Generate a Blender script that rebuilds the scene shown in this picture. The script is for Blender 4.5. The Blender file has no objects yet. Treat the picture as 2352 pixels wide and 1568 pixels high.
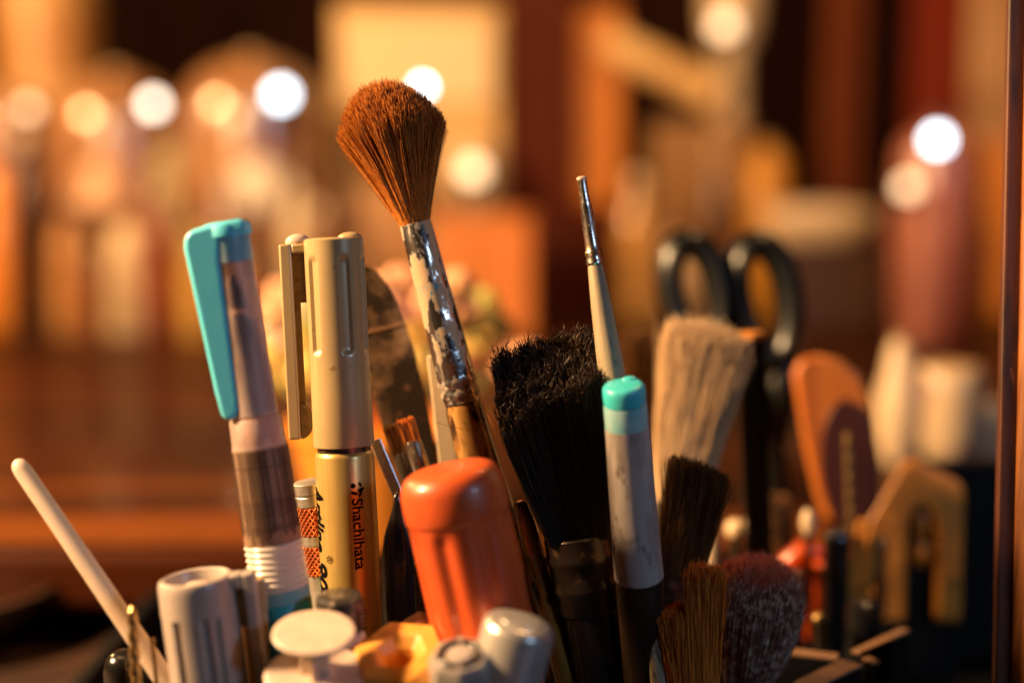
import bpy, bmesh, math, random
import numpy as np
from mathutils import Vector, Matrix
random.seed(7); RNG = np.random.default_rng(7)
C = bpy.context.scene.collection
scene = bpy.context.scene

# ------------------------------------------------------------ camera, light
CAM_H, PITCH, LENS = 0.20, math.radians(7.0), 50.0
cd = bpy.data.cameras.new('camera'); cam = bpy.data.objects.new('camera', cd); C.objects.link(cam)
cam.location = (0, 0, CAM_H); cam.rotation_euler = (math.pi/2 - PITCH, 0, 0)
cd.lens = LENS; cd.sensor_width = 36; cd.clip_start = 0.01; cd.clip_end = 50
cd.dof.use_dof = True; cd.dof.focus_distance = 0.390; cd.dof.aperture_fstop = 2.95
scene.camera = cam
w = bpy.data.worlds.new('World'); scene.world = w; w.use_nodes = True
w.node_tree.nodes['Background'].inputs[0].default_value = (0.60, 0.24, 0.09, 1)
w.node_tree.nodes['Background'].inputs[1].default_value = 0.034
def lamp(name, loc, target, power, color, size):
    ld = bpy.data.lights.new(name, 'AREA'); ld.shape = 'DISK'; ld.size = size; ld.energy = power; ld.color = color
    o = bpy.data.objects.new(name, ld); C.objects.link(o); o.location = loc
    o.rotation_euler = (Vector(target) - Vector(loc)).to_track_quat('-Z', 'Y').to_euler()
    return o
lamp('desk_lamp_light', (-0.58, 0.335, 0.46), (0.02, 0.42, 0.10), 21.0, (1.0, 0.61, 0.29), 0.08)
lamp('window_light', (0.66, -0.22, 0.44), (0.05, 0.45, 0.12), 1.75, (0.46, 0.68, 1.0), 0.11)
lamp('shelf_lamp_light', (-0.80, 1.02, 0.58), (-0.1, 1.40, 0.15), 11.0, (1.0, 0.54, 0.21), 0.10)
lamp('ceiling_lamp_light', (0.35, 0.85, 1.00), (0.1, 1.40, 0.15), 5.8, (1.0, 0.54, 0.22), 0.10)
vs = scene.view_settings
scene.display_settings.display_device = 'sRGB'
vs.view_transform = 'Standard'; vs.look = 'None'; vs.gamma = 1; vs.use_curve_mapping = False; vs.exposure = 0.0
scene.cycles.use_denoising = True
scene.cycles.max_bounces = 10; scene.cycles.transparent_max_bounces = 16

# ------------------------------------------------------------ space helpers
FPX = LENS / 36 * 2352          # focal length on a 2352 px wide picture
CP, SP = math.cos(PITCH), math.sin(PITCH)
FWD, UP, RT = Vector((0, CP, -SP)), Vector((0, SP, CP)), Vector((1, 0, 0))
CAM = Vector((0, 0, CAM_H))
def P(u, v, d): return CAM + RT*((u-1176)/FPX*d) + UP*((784-v)/FPX*d) + FWD*d
def onz(u, v, z):
    r = RT*((u-1176)/FPX) + UP*((784-v)/FPX) + FWD
    return CAM + r*((z-CAM_H)/r.z)
ZF, ZB = 0.008, 0.04             # organiser floor, raised wooden board

# ------------------------------------------------------------ materials
def pm(name, col, rough=.5, metal=0, layers=(), bump=0, bscale=400, bstretch=(1,1,1), coat=0, trans=0, ior=1.5,
       spec=.5, sss=0, emis=0, grad=None):
    m = bpy.data.materials.new(name); m.use_nodes = True
    nt = m.node_tree; N = nt.nodes; L = nt.links; b = N['Principled BSDF']
    tc = N.new('ShaderNodeTexCoord')
    def mapped(stretch):
        mp = N.new('ShaderNodeMapping'); mp.inputs['Scale'].default_value = stretch
        L.new(tc.outputs['Object'], mp.inputs['Vector']); return mp.outputs[0]
    def noise(scale, stretch, detail=5):
        n = N.new('ShaderNodeTexNoise'); n.inputs['Scale'].default_value = scale; n.inputs['Detail'].default_value = detail
        n.inputs['Roughness'].default_value = .6
        L.new(mapped(stretch), n.inputs['Vector']); return n.outputs['Fac']
    b.inputs['Base Color'].default_value = (*col, 1)
    b.inputs['Roughness'].default_value = rough; b.inputs['Metallic'].default_value = metal
    cs = rs = ms = None
    for ly in layers:
        c2, sc, st, lo, hi = ly[:5]
        r2 = ly[5] if len(ly) > 5 else None; m2 = ly[6] if len(ly) > 6 else None
        mr = N.new('ShaderNodeMapRange'); mr.inputs['From Min'].default_value = lo; mr.inputs['From Max'].default_value = hi
        L.new(noise(sc, st), mr.inputs['Value']); f = mr.outputs[0]
        mx = N.new('ShaderNodeMixRGB'); L.new(f, mx.inputs[0])
        if cs: L.new(cs, mx.inputs[1])
        else: mx.inputs[1].default_value = (*col, 1)
        mx.inputs[2].default_value = (*c2, 1); cs = mx.outputs[0]
        for val, key in ((r2, 'r'), (m2, 'm')):
            if val is None: continue
            mi = N.new('ShaderNodeMix'); L.new(f, mi.inputs[0])
            cur = rs if key == 'r' else ms
            if cur: L.new(cur, mi.inputs[2])
            else: mi.inputs[2].default_value = rough if key == 'r' else metal
            mi.inputs[3].default_value = val
            if key == 'r': rs = mi.outputs[0]
            else: ms = mi.outputs[0]
    if cs: L.new(cs, b.inputs['Base Color'])
    if rs: L.new(rs, b.inputs['Roughness'])
    if ms: L.new(ms, b.inputs['Metallic'])
    if bump:
        bp = N.new('ShaderNodeBump'); bp.inputs['Strength'].default_value = bump; bp.inputs['Distance'].default_value = .0006
        L.new(noise(bscale, bstretch), bp.inputs['Height']); L.new(bp.outputs[0], b.inputs['Normal'])
    b.inputs['Coat Weight'].default_value = coat; b.inputs['Coat Roughness'].default_value = .05
    b.inputs['Transmission Weight'].default_value = trans; b.inputs['IOR'].default_value = ior
    b.inputs['Specular IOR Level'].default_value = spec
    if sss:
        b.inputs['Subsurface Weight'].default_value = sss; b.inputs['Subsurface Radius'].default_value = (.004, .002, .001)
        b.inputs['Subsurface Scale'].default_value = .5
    if emis:
        b.inputs['Emission Color'].default_value = (*col, 1); b.inputs['Emission Strength'].default_value = emis
    return m
M = {}
M['sky_blue'] = pm('sky_blue_plastic', (.12, .68, .90), .38, layers=[((.13, .68, .84), 260, (1,1,.5), .45, .75), ((.5, .34, .2), 420, (1,1,1), .73, .76)], bump=.06, sss=.15)
M['teal'] = pm('teal_plastic', (.04, .50, .58), .32, layers=[((.08, .58, .64), 300, (1,1,1), .4, .7)], bump=.05, sss=.15)
M['deep_teal'] = pm('deep_teal_plastic', (.02, .36, .46), .35, layers=[((.01, .10, .13), 200, (1,1,1), .45, .7)])
M['frost'] = pm('frosted_clear_plastic', (.56, .50, .47), .34, layers=[((.26, .21, .19), 110, (1,1,.25), .46, .64), ((.10, .075, .065), 200, (1,1,.40), .56, .66), ((.70, .62, .58), 330, (1,1,.4), .62, .72)], trans=.32, ior=1.25, bump=.08, bscale=300)
M['frost_white'] = pm('milky_clear_plastic', (.86, .80, .74), .28, trans=.35, ior=1.3, bump=.05, bscale=250)
M['frost_pink'] = pm('pinkish_frosted_plastic', (.78, .60, .54), .36, layers=[((.50, .36, .32), 160, (1,1,.4), .42, .66), ((.22, .13, .11), 90, (1,1,.35), .54, .68)], trans=.5, ior=1.2)
M['frost_brown'] = pm('brown_stained_frosted_plastic', (.74, .54, .40), .20, layers=[((.46, .30, .21), 90, (1,1,.6), .45, .68)], trans=.75, ior=1.2)
M['frost_teal'] = pm('teal_tinted_frosted_plastic', (.22, .52, .58), .38, layers=[((.50, .62, .62), 220, (1,1,.6), .45, .75)], trans=.25, ior=1.25)
M['frost_blue'] = pm('blue_tinted_frosted_plastic', (.22, .56, .68), .4, layers=[((.55, .60, .66), 180, (1,1,.6), .45, .75)], trans=.3, ior=1.25)
M['smoke'] = pm('smoky_clear_plastic', (.045, .028, .018), .18, layers=[((.20, .10, .04), 120, (1,1,.15), .58, .75)], trans=.5, ior=1.3)
M['dark_inner'] = pm('dark_wet_bristle', (.05, .03, .028), .5, layers=[((.22, .13, .10), 300, (1,1,.2), .45, .7)])
M['grey_inner'] = pm('grey_brown_feed', (.30, .20, .15), .5, layers=[((.10, .07, .06), 160, (1,1,.5), .45, .6)])
M['stripe'] = pm('brown_stripe', (.07, .035, .022), .6, spec=.2)
M['gold_plastic'] = pm('gold_tan_plastic', (.41, .30, .15), .34, .12, layers=[((.46, .34, .17), 160, (1,1,.2), .4, .7), ((.26, .16, .06), 330, (1,1,1), .66, .70, .6), ((.52, .40, .22), 1200, (1,1,.04), .66, .72, .5)], bump=.03, coat=.15)
M['gold_shade'] = pm('gold_plastic_shaded', (.36, .25, .12), .5, layers=[((.20, .13, .06), 300, (1,1,1), .5, .7)])  # darker copy of the gold; shade in the clip recess put into the colour
M['gold_metal'] = pm('gold_painted_metal', (.62, .44, .14), .33, .55, layers=[((.52, .36, .12), 140, (6,6,.3), .4, .7)], coat=.2)
M['ink'] = pm('black_print', (.006, .005, .005), .9, spec=.0)
M['faded_ink'] = pm('faded_print', (.06, .045, .02), .5)
M['alu'] = pm('turned_aluminium', (.72, .68, .62), .32, .85, layers=[((.45, .40, .36), 150, (.4,.4,14), .45, .7, .5)], bump=.1, bscale=200, bstretch=(.5,.5,20))
M['copper'] = pm('copper_red_knurl', (.50, .14, .045), .38, .55, layers=[((.20, .05, .02), 260, (1,1,1), .5, .75, .6)])
M['orange'] = pm('orange_handle_plastic', (.56, .095, .022), .36, layers=[((.45, .055, .008), 90, (1,1,.4), .4, .7, .45), ((.56, .20, .09), 1100, (1,1,.05), .68, .74, .6), ((.60, .30, .18), 700, (1,1,1), .70, .74, .7), ((.30, .05, .015), 60, (1,1,.5), .58, .72, .5)], bump=.03, bscale=250, sss=.05, coat=.15)
M['white_plastic'] = pm('off_white_plastic', (.41, .35, .32), .34, layers=[((.35, .29, .26), 120, (1,1,.3), .4, .7), ((.30, .20, .12), 90, (1,1,.5), .58, .72), ((.16, .10, .07), 520, (1,1,.5), .68, .72)], bump=.03, sss=.1)
M['ivory'] = pm('ivory_plastic', (.58, .47, .39), .42, layers=[((.50, .39, .31), 200, (1,1,.3), .4, .7), ((.46, .30, .17), 70, (1,1,.5), .56, .72), ((.22, .14, .09), 700, (1,1,.4), .69, .73)], sss=.2, bump=.04)
M['beige'] = pm('beige_plastic', (.50, .33, .15), .42, layers=[((.40, .25, .10), 150, (1,1,1), .4, .7)])
M['silver_satin'] = pm('satin_silver', (.55, .53, .50), .30, .55, layers=[((.44, .41, .38), 150, (1,1,1), .4, .7)], bump=.04)
M['dark_metal'] = pm('dark_aged_metal', (.10, .08, .065), .28, .8, layers=[((.30, .20, .10), 220, (1,1,1), .58, .72, .45)])
M['chrome'] = pm('bright_ferrule_metal', (.60, .56, .53), .22, 1, layers=[((.24, .18, .13), 260, (1,1,.4), .48, .62, .45), ((.55, .48, .42), 420, (1,1,.6), .62, .66, .7, 0)], bump=.12, bscale=300)
M['peeling'] = pm('peeling_painted_ferrule', (.66, .66, .66), .22, 1, layers=[((.46, .33, .20), 190, (1,1,.5), .48, .55, .6, .2), ((.02, .015, .012), 140, (1,1,.6), .58, .60, .35, 0), ((.05, .26, .30), 125, (1,1,.6), .62, .64, .5, 0)], bump=.35, bscale=260)
M['lacquer'] = pm('cracked_dark_lacquer', (.035, .018, .010), .16, layers=[((.55, .28, .08), 120, (1,1,.35), .50, .60, .3), ((.25, .11, .03), 330, (1,1,.3), .58, .68)], coat=.7, bump=.25, bscale=200, bstretch=(1,1,.4))
M['amber'] = pm('amber_lacquer', (.36, .18, .035), .14, .5, layers=[((.03, .016, .008), 150, (1,1,.3), .48, .58)], coat=.8, bump=.4, bscale=220)
M['pale_wood'] = pm('pale_bare_wood', (.38, .31, .20), .6, layers=[((.24, .19, .12), 160, (3,3,.12), .42, .64), ((.09, .07, .05), 240, (1,1,.35), .60, .68)], bump=.25, bscale=300, bstretch=(2,2,.2))
M['cream_wood'] = pm('cream_wood', (.64, .52, .36), .6, layers=[((.56, .42, .26), 120, (3,3,.1), .45, .7)])
M['black_gloss'] = pm('glossy_black_plastic', (.010, .009, .009), .2, coat=.3)
M['scissor_black'] = pm('scissor_handle_black', (.006, .007, .007), .30, spec=.6)
M['green'] = pm('green_soft_grip', (.10, .42, .17), .4)
M['black_matte'] = pm('matte_black', (.004, .004, .005), .6, spec=.15, layers=[((.008, .007, .007), 90, (1,1,1), .4, .7)])
M['worn_edge'] = pm('worn_tan_edge', (.30, .16, .08), .7, layers=[((.20, .10, .05), 220, (1,1,1), .4, .7)])
M['knife'] = pm('blackened_blade', (.030, .020, .015), .42, .3, layers=[((.36, .22, .12), 60, (1,1,1), .50, .75, .6, .1), ((.20, .11, .06), 260, (1,1,1), .58, .72)], bump=.15)
M['silver_blade'] = pm('bright_steel', (.62, .64, .68), .22, 1)
M['mop_hair'] = pm('russet_hair', (.60, .21, .034), .42, layers=[((.26, .080, .013), 2400, (1,1,.015), .40, .60), ((.74, .32, .07), 2600, (1,1,.015), .60, .72)], spec=.3)
M['black_hair'] = pm('black_bristle', (.010, .006, .004), .42, layers=[((.055, .026, .010), 500, (3,3,.2), .58, .75)], spec=.4)
M['lit_tip_hair'] = pm('lit_brown_bristle_tip', (.035, .018, .009), .4, layers=[((.12, .06, .026), 500, (1,1,1), .5, .7)], spec=.5)  # browner than the bristles: light on the curled tips put into the colour
M['tan_hair'] = pm('tan_bristle', (.76, .55, .32), .5, layers=[((.50, .31, .16), 2200, (1,1,.012), .45, .64), ((.86, .70, .48), 2600, (1,1,.012), .58, .70)], spec=.3)
M['gold_hair'] = pm('golden_bristle', (.80, .24, .032), .45, layers=[((.34, .11, .018), 2600, (1,1,.02), .42, .60)], spec=.3)
M['brown_hair'] = pm('brown_hair', (.085, .034, .010), .45, layers=[((.26, .105, .024), 2600, (1,1,.02), .5, .66)], spec=.3)
M['pink_hair'] = pm('pink_dyed_bristle', (.66, .19, .11), .6, layers=[((.58, .30, .20), 200, (1,1,1), .45, .65), ((.30, .06, .05), 2400, (1,1,.03), .55, .65)], spec=.2)
M['grey_hair'] = pm('grey_white_bristle_tips', (.34, .18, .14), .6, layers=[((.88, .70, .56), 420, (1,1,1), .50, .58), ((.12, .07, .06), 2400, (1,1,.03), .56, .64)], spec=.2)
M['yellow_foam'] = pm('yellow_orange_plastic', (.72, .34, .060), .45, layers=[((.62, .26, .035), 120, (1,1,1), .4, .7), ((.40, .18, .04), 380, (1,1,1), .66, .74)], bump=.2, bscale=250, sss=.15)
M['card'] = pm('torn_cardboard', (.46, .30, .17), .8, layers=[((.24, .13, .07), 200, (1,1,1), .45, .65)], bump=.8, bscale=260)
M['dusty'] = pm('dusty_black', (.018, .014, .012), .5, layers=[((.26, .20, .14), 420, (1,1,1), .55, .7, .9)], bump=.2)
M['brass_drill'] = pm('brassy_drill_steel', (.42, .27, .11), .3, .85)
M['clamp_yellow'] = pm('amber_yellow_plastic', (.72, .27, .030), .42, layers=[((.34, .12, .018), 60, (1,1,1), .45, .66), ((.16, .06, .015), 160, (1,1,.6), .60, .70)], bump=.2, bscale=200)
M['red_orange'] = pm('red_orange_grip', (.62, .08, .01), .3, coat=.3)
M['red_handle'] = pm('dark_red_handle', (.20, .018, .008), .35, coat=.2)
M['orange_wood'] = pm('orange_varnished_wood', (.66, .23, .03), .34, coat=.3)
M['paddle_wood'] = pm('dull_orange_wood', (.50, .15, .018), .45, layers=[((.36, .09, .012), 40, (3,3,.3), .42, .64), ((.20, .05, .01), 160, (1,1,.4), .60, .72)], bump=.2, bscale=120, bstretch=(2,2,.2))
M['maroon'] = pm('dark_maroon', (.055, .014, .010), .4)
M['cream'] = pm('cream_ceramic', (.66, .50, .32), .35)
M['board'] = pm('red_brown_table_wood', (.042, .008, .0008), .55, spec=.08, layers=[((.012, .0022, .0005), 5, (.6, 3, 1), .40, .58), ((.15, .040, .004), 9, (.3, 5, 1), .56, .75)], bump=.05, bscale=40, bstretch=(.3, 4, 1), coat=.15)
M['desk'] = pm('dark_desk', (.030, .015, .010), .5, layers=[((.07, .03, .015), 12, (.4, 3, 1), .45, .7)])
M['wall'] = pm('dark_timber_wall', (.020, .004, .0015), .7, spec=.1, layers=[((.04, .009, .003), 5, (4, 4, .3), .45, .65)])
M['post_dark'] = pm('dark_brown_timber', (.11, .026, .007), .6, layers=[((.035, .009, .003), 120, (1,1,.12), .45, .62), ((.24, .08, .02), 300, (1,1,.2), .66, .75)], bump=.5, bscale=160, bstretch=(1,1,.15))
M['post_orange'] = pm('worn_lit_orange_timber', (.34, .11, .020), .5, layers=[((.18, .05, .010), 110, (3,3,.08), .45, .65), ((.07, .02, .008), 90, (1,1,.3), .66, .70)], bump=.3, bscale=160, bstretch=(1,1,.1))

# ------------------------------------------------------------ mesh helpers
class MB:
    def __init__(self): self.v = []; self.f = []
    def add(self, vs, fs):
        o = len(self.v); self.v += [tuple(p) for p in vs]; self.f += [tuple(i+o for i in f) for f in fs]; return self
    def lathe(self, prof, seg=48, rf=None, cx=0, cy=0, caps=True):
        vs, fs = [], []; n = len(prof)
        for z, r in prof:
            for i in range(seg):
                t = 2*math.pi*i/seg; rr = rf(t, z, r) if rf else r
                vs.append((cx + rr*math.sin(t), cy - rr*math.cos(t), z))
        for j in range(n-1):
            for i in range(seg):
                a, b2 = j*seg+i, j*seg+(i+1) % seg
                fs.append((a, b2, b2+seg, a+seg) if prof[j][0] <= prof[j+1][0] else (a+seg, b2+seg, b2, a))
        if caps:
            fs.append(tuple(range(seg))[::-1]); fs.append(tuple((n-1)*seg+i for i in range(seg)))
        return self.add(vs, fs)
    def box(self, x0, x1, y0, y1, z0, z1):
        vs = [(x, y, z) for z in (z0, z1) for y in (y0, y1) for x in (x0, x1)]
        return self.add(vs, [(0,2,3,1), (4,5,7,6), (0,1,5,4), (2,6,7,3), (0,4,6,2), (1,3,7,5)])
    def prism(self, poly, y0, y1):
        n = len(poly); vs = [(x, y0, z) for x, z in poly] + [(x, y1, z) for x, z in poly]
        fs = [tuple(range(n)), tuple(range(2*n-1, n-1, -1))] + [(i, n+i, n+(i+1) % n, (i+1) % n) for i in range(n)]
        return self.add(vs, fs)
    def tube(self, pts, rad, seg=16, closed=False):
        pts = [Vector(p) for p in pts]; n = len(pts)
        rad = rad if hasattr(rad, '__len__') else [rad]*n
        vs, fs = [], []; ref = Vector((0, 1, 0))
        for i, p in enumerate(pts):
            a = pts[(i+1) % n] if (closed or i < n-1) else p
            b2 = pts[i-1] if (closed or i > 0) else p
            t = (a-b2).normalized()
            if abs(t.dot(ref)) > .95: ref = Vector((1, 0, 0))
            s = t.cross(ref).normalized(); q = s.cross(t)
            for k in range(seg):
                th = 2*math.pi*k/seg; vs.append(p + (s*math.cos(th) + q*math.sin(th))*rad[i])
        for i in range(n if closed else n-1):
            j = (i+1) % n
            for k in range(seg):
                k2 = (k+1) % seg; fs.append((i*seg+k, i*seg+k2, j*seg+k2, j*seg+k))
        if not closed: fs += [tuple(range(seg))[::-1], tuple((n-1)*seg+k for k in range(seg))]
        return self.add(vs, fs)
    def ball(self, c, r, seg=20, rings=12, sc=(1,1,1)):
        c = Vector(c); vs, fs = [], []
        for j in range(1, rings):
            ph = math.pi*j/rings
            for i in range(seg):
                t = 2*math.pi*i/seg
                vs.append(c + Vector((r*sc[0]*math.sin(ph)*math.cos(t), r*sc[1]*math.sin(ph)*math.sin(t), r*sc[2]*math.cos(ph))))
        for j in range(rings-2):
            for i in range(seg):
                k = (i+1) % seg; fs.append((j*seg+i, (j+1)*seg+i, (j+1)*seg+k, j*seg+k))
        b0 = len(vs); vs += [c + Vector((0, 0, r*sc[2])), c - Vector((0, 0, r*sc[2]))]
        for i in range(seg):
            k = (i+1) % seg; fs.append((b0, i, k)); o = (rings-2)*seg; fs.append((b0+1, o+k, o+i))
        return self.add(vs, fs)
    def build(self, name, mat, parent=None, smooth=38, bevel=0, bseg=3, recalc=True):
        me = bpy.data.meshes.new(name); me.from_pydata(self.v, [], self.f)
        if recalc:
            bm = bmesh.new(); bm.from_mesh(me); bmesh.ops.recalc_face_normals(bm, faces=bm.faces); bm.to_mesh(me); bm.free()
        return finish(name, me, mat, parent, smooth, bevel, bseg)
def finish(name, me, mat, parent, smooth=38, bevel=0, bseg=3):
    me.materials.append(M[mat] if isinstance(mat, str) else mat)
    if smooth:
        me.shade_smooth(); me.set_sharp_from_angle(angle=math.radians(smooth))
    o = bpy.data.objects.new(name, me); C.objects.link(o)
    if parent is not None: o.parent = parent
    if bevel:
        bv = o.modifiers.new('bevel', 'BEVEL'); bv.width = bevel; bv.segments = bseg; bv.limit_method = 'ANGLE'; bv.angle_limit = math.radians(35)
    return o
def strands(name, roots, ctrl, tips, r0, r1, mat, parent, seg=5, sides=3):
    roots, ctrl, tips = map(np.asarray, (roots, ctrl, tips)); n = len(roots)
    t = np.linspace(0, 1, seg+1)[None, :, None]
    pts = (1-t)**2*roots[:, None] + 2*t*(1-t)*ctrl[:, None] + t**2*tips[:, None]
    ax = tips-roots; ax /= np.linalg.norm(ax, axis=1)[:, None] + 1e-12
    rv = RNG.normal(size=(n, 3)); s = np.cross(ax, rv); s /= np.linalg.norm(s, axis=1)[:, None] + 1e-12; q = np.cross(ax, s)
    rad = (r0 + (r1-r0)*np.linspace(0, 1, seg+1)**2)[None, :, None, None]
    th = np.arange(sides)*2*math.pi/sides
    off = s[:, None, None]*np.cos(th)[None, None, :, None] + q[:, None, None]*np.sin(th)[None, None, :, None]
    V = (pts[:, :, None] + off*rad).reshape(-1, 3)
    base = (np.arange(n)*(seg+1)*sides)[:, None, None]; j = np.arange(seg)[None, :, None]*sides; k = np.arange(sides)[None, None, :]; k2 = (k+1) % sides
    F = np.stack([base+j+k, base+j+k2, base+j+k2+sides, base+j+k+sides], -1).reshape(-1, 4)
    me = bpy.data.meshes.new(name); me.vertices.add(len(V)); me.vertices.foreach_set('co', V.ravel().astype(np.float32))
    me.loops.add(F.size); me.loops.foreach_set('vertex_index', F.ravel().astype(np.int32))
    me.polygons.add(len(F)); me.polygons.foreach_set('loop_start', np.arange(0, F.size, 4, dtype=np.int32))
    me.update(calc_edges=True); me.validate()
    o = finish(name, me, mat, parent, 180); o['kind'] = 'stuff'; return o

def tag(o, label, cat, group=None, kind=None):
    if kind: o['kind'] = kind
    if label: o['label'] = label
    if cat: o['category'] = cat
    if group: o['group'] = group
    return o
def empty(name, loc=(0,0,0)):
    e = bpy.data.objects.new(name, None); C.objects.link(e); e.location = loc; e.empty_display_size = .01; return e
class Stick:
    """A long thing standing in the organiser: empty at its foot, local Z along it, local X to the right, local -Y to the front."""
    def __init__(self, name, label, cat, top, bot, floor=ZF, group=None):
        A, B = P(*top), P(*bot); ax = (A-B).normalized()
        base = B if floor is None else B - ax*((B.z-floor)/ax.z)
        self.L0 = (B-base).length; self.LAB = (A-B).length; self.vt, self.vb = top[1], bot[1]
        self.dt, self.db = top[2], bot[2]
        X = (RT - ax*RT.dot(ax)).normalized(); Y = ax.cross(X)
        e = empty(name); e.matrix_world = Matrix(((X.x, Y.x, ax.x, base.x), (X.y, Y.y, ax.y, base.y), (X.z, Y.z, ax.z, base.z), (0, 0, 0, 1)))
        tag(e, label, cat, group); self.r = e; self.s = (top[2]+bot[2])/2/FPX
    def z(self, v): return self.L0 + (self.vb-v)/(self.vb-self.vt)*self.LAB
    def w(self, px): return px*self.s
    def prof(self, pts): return [(self.z(v), self.w(r)) for v, r in pts]
    def lathe(self, name, mat, pts, seg=48, rf=None, parent=None, smooth=38, **k):
        pts = sorted(self.prof(pts), key=lambda p: p[0]) if k.pop('sort', False) else self.prof(pts)[::-1]
        return MB().lathe(pts, seg, rf).build(name, mat, parent or self.r, smooth, **k)

def wrapped(name, me, mat, r, z0, th0, parent):
    """lay a flat mesh (x along the reading direction, y up) round a barrel, reading downwards"""
    bm = bmesh.new(); bm.from_mesh(me)
    ys = [v.co.y for v in bm.verts]; lo, hi = min(ys), max(ys); n = max(2, int((hi-lo)/(r*.12)))
    for i in range(1, n):
        y = lo + (hi-lo)*i/n
        bmesh.ops.bisect_plane(bm, geom=bm.verts[:]+bm.edges[:]+bm.faces[:], plane_co=(0, y, 0), plane_no=(0, 1, 0))
    for v in bm.verts:
        t = th0 + v.co.y/r; v.co = Vector((r*math.sin(t), -r*math.cos(t), z0 - v.co.x))
    bm.to_mesh(me); bm.free()
    return finish(name, me, mat, parent, 0)
def text(name, s, size, mat, r, z0, th0, parent, shear=0, bold=0, length=None):
    cu = bpy.data.curves.new(name, 'FONT'); cu.body = s; cu.size = size; cu.shear = shear; cu.offset = bold*size; cu.resolution_u = 4
    t = bpy.data.objects.new(name, cu); C.objects.link(t)
    dg = bpy.context.evaluated_depsgraph_get(); me = bpy.data.meshes.new_from_object(t.evaluated_get(dg))
    bpy.data.objects.remove(t); me.materials.clear()
    if length:
        xs = [v.co.x for v in me.vertices]; k = length/(max(xs)-min(xs)); x0 = min(xs)
        for v in me.vertices: v.co.x = (v.co.x-x0)*k
    return wrapped(name, me, mat, r, z0, th0, parent)

# ============================================================ SETTING
desk = MB().box(-1.6, 1.6, -.3, 2.6, -.03, 0).build('desk', 'desk', bevel=.003); tag(desk, None, None, kind='structure')
bf = onz(600, 1262, ZB).y
board = MB().box(-1.3, 1.3, bf, 2.45, ZB-.028, ZB).build('wooden_board', 'board', bevel=.006); tag(board, None, None, kind='structure')
M['lit_edge'] = pm('lit_edge_orange', (.13, .034, .003), .5, spec=.15, layers=[((.07, .016, .002), 8, (.4, 4, 1), .42, .62)])
MB().box(-1.29, 1.29, bf+.004, bf+.062, ZB+.0003, ZB+.0016).build('lit_edge_band', 'lit_edge', board, bevel=.0005)  # added strip; the board edge catching light is put into its lighter colour
sup = MB()
sup.box(-1.25, 1.25, bf+.14, bf+.17, .0005, ZB-.0285)
tag(sup.build('board_plinth', 'desk'), None, None, kind='structure')
wall = MB().box(-2.2, 2.2, 2.45, 2.5, -.03, 1.8).build('wall', 'wall'); tag(wall, None, None, kind='structure')

# ---- organiser tray with worn tan rims
ZR = .05
org = empty('organiser_box', (0, 0, 0)); tag(org, 'black desk organiser box with worn tan divider edges holding the tools', 'organiser')
OX0, OX1, OY0, OY1, WT = -.150, .215, .285, bf-.004, .004
MB().box(OX0, OX1, OY0, OY1, .0005, .006).build('base', 'black_matte', org)
def wallpart(a, b, nm='divider', h=ZR, t=WT):
    a, b = Vector((a[0], a[1], 0)), Vector((b[0], b[1], 0)); d = (b-a).normalized(); n = Vector((-d.y, d.x, 0))*t/2
    mb = MB(); q = [a-n, b-n, b+n, a+n]
    mb.add([(p.x, p.y, .0062) for p in q]+[(p.x, p.y, h-.0006) for p in q], [(0,1,2,3), (7,6,5,4), (0,4,5,1), (1,5,6,2), (2,6,7,3), (3,7,4,0)])
    o = mb.build(nm, 'black_matte', org, 0)
    if nm == 'side_wall': return
    e = MB(); q = [a-n*1.05, b-n*1.05, b+n*1.05, a+n*1.05]
    e.add([(p.x, p.y, h-.0005) for p in q]+[(p.x, p.y, h+.0004) for p in q], [(0,1,2,3), (7,6,5,4), (0,4,5,1), (1,5,6,2), (2,6,7,3), (3,7,4,0)])
    e.build('worn_edge', 'worn_edge', o, 0, bevel=.0003)
for a, b in (((OX0, OY0), (OX1, OY0)), ((OX0, OY1), (OX1, OY1)), ((OX0, OY0+.004), (OX0, OY1-.004)), ((OX1, OY0+.004), (OX1, OY1-.004))):
    wallpart(a, b, 'side_wall', .05 if a[1] == b[1] == OY0 else .024)
d1, d2, d3 = onz(1750, 1487, ZR), onz(1925, 1508, ZR), onz(1845, 1575, ZR)
wallpart(d1, d2, t=.005); wallpart(d2 + Vector((.003, -.005, 0)), d3, t=.007)
e1, e2, e3 = onz(2080, 1445, ZR), onz(1965, 1497, ZR), onz(2012, 1522, ZR)
wallpart(e1, e2, t=.003); wallpart(e2 + Vector((.002, -.005, 0)), e3, t=.003)

# ---- the timber post at the right
pt = P(2318, 300, .405); post = empty('timber_post', (pt.x, pt.y, 0)); tag(post, 'tall dark brown timber post with a worn orange edge coloured as lit', 'post')
pt0, pb0 = P(2303, 0, .405), P(2268, 1568, .405)
def postcol(nm, mat, u_off0, u_off1, dz0, dz1, bev):
    mb = MB(); vs = []
    a, b = P(2300, -60, .405), P(2264, 1640, .405); ax = (a-b)/(a.z-b.z)
    for z in (.0063, .42):
        c = b + ax*(z-b.z)
        k = .405/FPX
        for (x, y) in ((u_off0*k, dz0), (u_off1*k, dz0), ((u_off1+50)*k, dz1), ((u_off0+50)*k, dz1)):
            vs.append((c.x+x-pt.x, c.y-pt.y + y, z))
    mb.add(vs, [(3,2,1,0), (4,5,6,7), (0,1,5,4), (1,2,6,5), (2,3,7,6), (3,0,4,7)])
    return mb.build(nm, mat, post, 0, bevel=bev)
postcol('post_face', 'post_dark', 6, 60, -.004, .016, .0012)
mb = MB(); vs = []
a, b = P(2300, -60, .405), P(2264, 1640, .405); ax = (a-b)/(a.z-b.z)
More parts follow.
